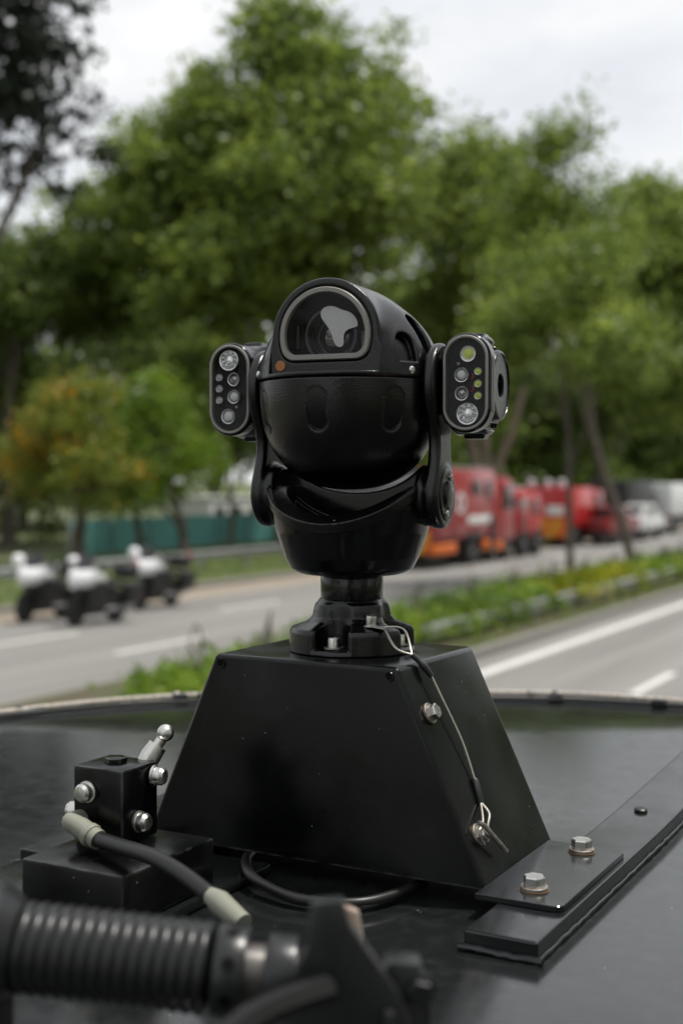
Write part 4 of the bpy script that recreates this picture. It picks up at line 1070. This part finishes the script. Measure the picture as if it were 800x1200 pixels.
for sx in (1, -1):
    if sx > 0: pod = link('light_pod', pod_me, 'powder_smooth', ptz, 180)
    else:
        me = pod_me.copy(); co = np.empty(len(me.vertices) * 3, np.float32); me.vertices.foreach_get('co', co); co = co.reshape(-1, 3); co[:, 0] *= -1
        me.vertices.foreach_set('co', co.ravel()); me.flip_normals(); me.update()
        pod = bpy.data.objects.new('light_pod', me); COL.objects.link(pod); pod.parent = ptz
    c = (sx * PX, PZ)
    mb = MB(); mb.loops([at_y(stadium(.0262, .0275), -.0272, c), at_y(stadium(.0262, .0275), -.0290, c), at_y(stadium(.0254, .0275), -.0298, c), at_y(stadium(.0238, .0275), -.0298, c), at_y(stadium(.0228, .0275), -.0288, c), at_y(stadium(.0228, .0275), -.0226, c)], closed=True)
    mb.build('bezel', 'bezel_grey', pod, 40)
    mb = MB(); mb.loops([at_y(stadium(.0236, .0275), -.0224, c), at_y(stadium(.0236, .0275), -.0229, c)]); mb.build('face_plate', 'black_inner', pod, 30)
    for dx, dz, r, kind in LEDS:
        k2 = kind
        if sx < 0: k2 = {'chip': 'cup', 'ring': 'white', 'dark': 'dark', 'white': 'white', 'cup': 'cup'}[kind]
        mb = led_mesh(r, k2)
        m2 = {'cup': ['led_ring', 'led_cup', 'led_cup'], 'ring': ['led_ring', 'led_white', 'led_chip'], 'chip': ['led_ring', 'led_white', 'led_chip'], 'dark': ['led_ring', 'led_dark', 'led_ring'], 'white': ['led_ring', 'led_white', 'led_white']}[k2]
        o = mb.build('led', m2, pod, 40); o.matrix_local = frame_to((0, -1, 0), (sx * PX + sx * dx, -.0230, PZ + sx * dz))
    if sx > 0:
        for z0, z1 in ((.004, .010), (-.010, -.0035)):
            MB().tube(spline([(PX + .006, -.0235, PZ + z0), (PX + .0085, -.0243, PZ + (z0 + z1) / 2), (PX + .0068, -.0235, PZ + z1)], 5), .0009, 8).build('red_wire', 'red_wire', pod)
    mb = MB(); mb.loops([at_y(stadium(.0228, .0275), -.0285, c), at_y(stadium(.0228, .0275), -.0292, c)]); mb.build('lens_cover', 'glass_pod', pod, 30)
    T = frame_to((sx, 0, 0), (sx * .1605, .030, PZ))
    mb = MB(); mb.lathe([(.041, -.004), (.041, .0105), (.0395, .013), (.0375, .0138)], 56, T, cap=False); mb.lathe([(.0375, .0138), (.0368, .0125), (.0150, .0125), (.0135, .0115), (.013, .004), (.001, .004)], 56, T, cap=False)
    mb.build('side_cap', 'powder', pod, 30)
    for a in (45, 135, 225, 315):
        bolt('pan', 'screw', pod, (sx * .1605, .030 + .0495 * math.cos(R(a)), PZ + .0495 * math.sin(R(a))), (sx, 0, 0), make=None)

# neck and pedestal
mb = MB(); mb.lathe([(.0365, .061), (.0372, .063), (.0372, .091), (.0365, .0925)], 64); mb.build('neck', 'powder_smooth', ptz, 30)
mb = MB(); mb.lathe([(.046, .0925), (.046, .0955), (.044, .0965)], 48); mb.build('pan_plate', 'powder_smooth', ptz, 30)
def ped_fn(X, Y, Z):
    rr = np.sqrt(X ** 2 + Y ** 2)
    rz = np.interp(Z, [-.01, 0, .024, .029, .032, .036, .042, .050, .056, .060, .066], [.075, .075, .0740, .0715, .064, .0530, .0470, .0455, .0435, .0395, .0385])
    d = (rr - rz) * .72
    d = smax(d, -Z + .0003, .001); d = smax(d, Z - .063, .003)
    for k in range(4):
        a = math.pi / 2 * k; u = X * math.cos(a) + Y * math.sin(a); v = -X * math.sin(a) + Y * math.cos(a)
        uc = np.clip(u, .0600, .12)
        pk = np.maximum(np.sqrt((u - uc) ** 2 + v ** 2) - .0195, .0085 - Z)
        d = sub(d, pk, .008)
    return d
ped = link('pedestal', sdf_mesh('pedestal', ped_fn, (-.078, -.078, -.001), (.078, .078, .066), .0011), 'powder', ptz, 180)
for k in range(4):
    a = math.pi / 2 * k
    bolt('cap', 'bolt', ped, (.0585 * math.cos(a), .0585 * math.sin(a), .0087), (0, 0, 1), make=lambda: cap_mesh(.0076, .0125, .0115))
a = R(-47)
EY = Vector((.057 * math.cos(a), .057 * math.sin(a), .0335))
bolt('tabscrew', 'bolt', ped, EY + Vector((0, 0, .0022)), (.12, -.12, 1), make=lambda: cap_mesh(.0058, .0115))

# ================================================================== SAFETY CABLE
M_ptz = Matrix.Translation(CAM_LOC) @ Matrix.Rotation(CAM_RZ, 4, 'Z')
ey = M_ptz @ EY
sc_ = thing('safety_cable', 'thin steel wire tether with black sleeves hanging down the mounting box', 'cable', ey)
def G(*p): return Vector(p) - ey
mb = MB()
ring = [(.0075 * math.cos(q), .0075 * math.sin(q)) for q in np.linspace(0, 2 * math.pi, 24, endpoint=False)]
mb.lathe([(.0045, 0), (.0085, 0), (.0085, .0016), (.0045, .0016)], 24, Matrix.Translation((0, 0, .0004)) , cap=False)
mb.hexa([(.004, -.0065, .0004), (.020, -.0075, -.001), (.020, .0055, -.001), (.004, .0065, .0004)], [(.004, -.0065, .0018), (.020, -.0075, .0004), (.020, .0055, .0004), (.004, .0065, .0018)])
mb.build('eyelet', 'steel', sc_)
e1 = ey + Vector((.018, -.002, .001)); s0 = Vector((-.613, 1.277, 2.806)); s1 = Vector((-.5935, 1.2865, 2.782))
for off in (Vector((.004, .008, .012)), Vector((.004, -.014, -.006))):
    MB().tube([p - ey for p in spline([e1, e1.lerp(s0, .5) + off, s0], 8)], .0013, 8).build('wire_strand', 'wire', sc_)
MB().tube([p - ey for p in spline([s0, s0.lerp(s1, .5) + Vector((.001, 0, .001)), s1], 5)], [.0032] * 5 + [.0042, .0042, .0040, .0036, .0034, .003], 12).build('sleeve', 'sleeve', sc_)
c5 = Vector((-.5475, 1.301, 2.668)); c5b = Vector((-.539, 1.296, 2.647))
MB().tube([p - ey for p in spline([s1, (-.583, 1.292, 2.757), (-.5625, 1.301, 2.709), c5], 8)], .0014, 8).build('wire_strand', 'wire', sc_)
MB().tube([p - ey for p in (c5 + (c5 - c5b) * .1, c5, c5b, c5b + (c5b - c5) * .15)], [.003, .0042, .0042, .003], 12).build('sleeve', 'sleeve', sc_)
bp_ = Vector((-.521, 1.262, 2.622))
for off, e_ in ((Vector((.006, -.012, .0)), Vector((0, -.012, .003))), (Vector((.006, .006, .004)), Vector((.0, .012, .004)))):
    MB().tube([p - ey for p in spline([c5b, c5b.lerp(bp_, .5) + off, bp_ + e_ + Vector((0, 0, .002)), bp_ + e_ * .4 + Vector((.003, 0, -.011))], 6)], .0013, 8).build('wire_strand', 'wire', sc_)
MB().tube([G(-.520, 1.246, 2.638), G(-.516, 1.252, 2.634), G(-.506, 1.290, 2.598)], [.0030, .0027, .0027], 10).build('toggle_pin', 'steel_dull', sc_)

# ================================================================== ROOF HYDRAULICS
vb = thing('valve_block', 'small black valve block with shiny bolts on a low plinth', 'valve', (-.835, 1.05, 2.5635))
def V_(x, y, z): return (x + .835, y - 1.05, z - 2.5635)
mb = MB(); a_, b_ = V_(-.905, .972, 2.564), V_(-.775, 1.128, 2.617); mb.box(a_[0], b_[0], a_[1], b_[1], a_[2], b_[2], .004); mb.build('plinth', 'sheet_black', vb)
mb = MB(); a_, b_ = V_(-.900, 1.046, 2.6175), V_(-.834, 1.108, 2.698); mb.box(a_[0], b_[0], a_[1], b_[1], a_[2], b_[2], .004); mb.build('block', 'sheet_black', vb)
mb = hex_mesh(.0125, .005, 0); o = mb.build('plug', 'sheet_black', vb); o.location = V_(-.868, 1.078, 2.6965)
for p, d in (((-.8785, 1.046, 2.672), (0, -1, 0)), ((-.834, 1.071, 2.640), (1, 0, 0)), ((-.900, 1.058, 2.646), (-1, -.3, 0)), ((-.834, 1.098, 2.683), (1, .2, 0))):
    bolt('valvebolt', 'bolt', vb, V_(*p), d, .3, make=lambda: MB().lathe([(.0085, 0), (.0115, .001), (.0115, .0035), (.0098, .004), (.0098, .011), (.0075, .0145), (.003, .0155)], 20))
mb = MB(); mb.tube([V_(-.852, 1.108, 2.690), V_(-.848, 1.113, 2.700), V_(-.843, 1.119, 2.711)], [.0105, .0115, .0105], 14); mb.tube([V_(-.843, 1.119, 2.711), V_(-.840, 1.122, 2.717)], [.006, .006], 12); mb.sphere(V_(-.837, 1.125, 2.724), .0095, 16, 10)
mb.build('union_fitting', 'steel', vb)
mb = MB(); mb.tube(spline([V_(-.889, 1.047, 2.641), V_(-.888, 1.034, 2.642), V_(-.884, 1.026, 2.643), V_(-.872, 1.024, 2.640)], 4), .0105, 14); mb.tube([V_(-.872, 1.024, 2.640), V_(-.842, 1.018, 2.632)], [.0112, .0105], 14); mb.lathe([(.012, 0), (.0125, .002), (.0125, .006), (.012, .008)], 16, frame_to((.98, -.2, -.25), V_(-.858, 1.021, 2.636)))
mb.build('elbow_fitting', 'pale_fitting', vb)

hs = thing('hydraulic_hose', 'black braided hose with pale end fitting running from the valve block', 'hose', (-.842, 1.018, 2.632))
def H_(*p): return Vector(p) - Vector((-.842, 1.018, 2.632))
P = spline([H_(-.845, 1.0185, 2.633), H_(-.80, 1.0, 2.636), H_(-.74, .975, 2.640), H_(-.69, .955, 2.636), H_(-.645, .936, 2.628)], 20)
MB().tube(P, [.0074 + .0007 * (i % 2) for i in range(len(P))], 14).build('hose', 'rubber', hs)
MB().tube([H_(-.648, .937, 2.6285), H_(-.640, .934, 2.6272), H_(-.636, .9325, 2.6265), H_(-.603, .921, 2.616)], [.0080, .0095, .0105, .0090], 16).build('end_fitting', 'pale_fitting', hs)

dm = thing('damper', 'black ribbed-bellows damper lying across the lower left foreground', 'damper', (-.54, .667, 2.551))
def D_(*p): return Vector(p) - Vector((-.54, .667, 2.551))
A, B = Vector((-.5952, .6392, 2.688)), Vector((-.4815, .6955, 2.676)); ax_ = (B - A).normalized(); LB = (B - A).length
T = frame_to(ax_, D_(*A)); prof = [(.024, -.004)]
n = 15
for k in range(n):
    z0 = LB * k / n; s = LB / n
    prof += [(.0284, z0), (.0291, z0 + s * .12), (.0301, z0 + s * .32), (.0305, z0 + s * .5), (.0301, z0 + s * .68), (.0291, z0 + s * .88)]
prof += [(.0255, LB), (.020, LB + .002)]
MB().lathe(prof, 48, T).build('bellows', 'bellows', dm, 50)
T = frame_to(ax_, D_(*A) - ax_ * .005)
mb = MB(); mb.lathe([(.026, -.05), (.040, -.05), (.042, -.047), (.042, -.012), (.038, -.006), (.030, .004), (.022, .004)], 40, T, cap=False); ea = mb.build('mounting_eye', 'gunmetal', dm)
bx(ea, 'eye_bracket', 'gunmetal', D_(-.640, 0, 0)[0], D_(-.605, 0, 0)[0], D_(0, .605, 0)[1], D_(0, .645, 0)[1], .0, .115, .004)
T = frame_to(ax_, D_(*B))
mb = MB(); mb.lathe([(.020, .004), (.0292, .004), (.0302, .006), (.0302, .022), (.0292, .024), (.020, .024)], 44, T, cap=False); cl = mb.build('collar', 'gunmetal', dm, 30)
for k in range(8):
    a = k * math.pi / 4 + .3; p = T @ Vector((.0298 * math.cos(a), .0298 * math.sin(a), .014)); d = (T.to_3x3() @ Vector((math.cos(a), math.sin(a), 0)))
    MB().lathe([(.0046, 0), (.0046, .0007)], 14, frame_to(d, p)).build('hole', 'black_inner', cl)
MB().lathe([(.019, .02), (.019, .055), (.018, .057)], 32, T).build('piston_rod', 'rod_dull', dm)
mb = MB(); mb.lathe([(.0195, .038), (.027, .038), (.0275, .040), (.0275, .054), (.027, .056), (.0195, .056)], 40, T, cap=False); er = mb.build('end_ring', 'gunmetal', dm, 30)
bx(er, 'ring_bracket', 'gunmetal', D_(-.446, 0, 0)[0], D_(-.430, 0, 0)[0], D_(0, .705, 0)[1], D_(0, .727, 0)[1], .0, .097, .003)

lv = thing('release_lever', 'blurred dark lever bracket with handle at the bottom centre', 'lever', (-.43, .78, 2.551))
def K_(*p): return Vector(p) - Vector((-.43, .78, 2.551))
rgt = Vector((math.cos(R(28.8)), math.sin(R(28.8)), 0)); fwd = Vector((-math.sin(R(28.8)), math.cos(R(28.8)), 0))
O = K_(-.360, .660, 2.551)
def plate(pts, y0, th, name, m, parent):
    pts = [(x * .87, z * .87 + (.058 if z > 0 else 0)) for x, z in pts]
    mb = MB(); f = [tuple(O + rgt * x + fwd * (y0) + Vector((0, 0, z))) for x, z in pts]; b = [tuple(O + rgt * x + fwd * (y0 + th) + Vector((0, 0, z))) for x, z in pts]
    bm = bmesh.new(); vs = [bm.verts.new(p) for p in f + b]; n = len(pts); bm.faces.new(vs[:n]); bm.faces.new(vs[n:][::-1])
    for i in range(n): bm.faces.new((vs[i], vs[n + i], vs[n + (i + 1) % n], vs[(i + 1) % n]))
    bmesh.ops.recalc_face_normals(bm, faces=bm.faces[:]); bmesh.ops.bevel(bm, geom=bm.edges[:], offset=min(.0018, th * .3), segments=2, affect='EDGES', profile=.5)
    return mb.bm(bm).build(name, m, parent)
plate([(-.045, 0), (.045, 0), (.045, .075), (.036, .098), (.018, .124), (.003, .145), (-.002, .163), (-.024, .161), (-.026, .130), (-.038, .110), (-.042, .06)], 0, .012, 'lever_plate', 'gunmetal', lv)
plate([(-.010, 0), (.016, 0), (.018, .06), (.011, .104), (-.004, .110), (-.009, .08)], .13, .008, 'stop_plate', 'dirty_white', lv)
plate([(.018, 0), (.062, 0), (.060, .085), (.052, .110), (.030, .112), (.020, .09)], .020, .022, 'clevis', 'gunmetal', lv)
plate([(.022, .03), (.029, .03), (.034, .088), (.026, .090)], -.006, .005, 'wear_strip', 'gunmetal', lv)
for x, z in ((.052, .093), (.040, .045), (-.008, .04)):
    p = O + rgt * x * .87 - fwd * (.0005 if x < .02 else -.0195) + Vector((0, 0, z * .87 + .058))
    bolt('levbolt', 'bolt', lv, p, -fwd, .3, mats=['gunmetal', 'gunmetal'], make=lambda: hex_mesh(.008, .006, .010, .002))
MB().tube(spline([O + rgt * -.010 - fwd * .006 + Vector((0, 0, .150)), O + rgt * -.05 - fwd * .045 + Vector((0, 0, .150)), O + rgt * -.085 - fwd * .125 + Vector((0, 0, .150)), O + rgt * -.10 - fwd * .20 + Vector((0, 0, .150))], 6), .0080, 6).build('handle', 'dull_black', lv)

cb = thing('cable_loop', 'black cable looping out from under the mounting box', 'cable', (-.70, 1.17, 2.551))
P = spline([(-.812, 1.26, 2.562), (-.796, 1.222, 2.566), (-.765, 1.178, 2.568), (-.731, 1.157, 2.564), (-.68, 1.146, 2.560), (-.622, 1.165, 2.560), (-.597, 1.215, 2.560), (-.59, 1.26, 2.560)], 8)
MB().tube([p - Vector((-.70, 1.17, 2.551)) for p in P], .0058, 12).build('sheath', 'rubber', cb)
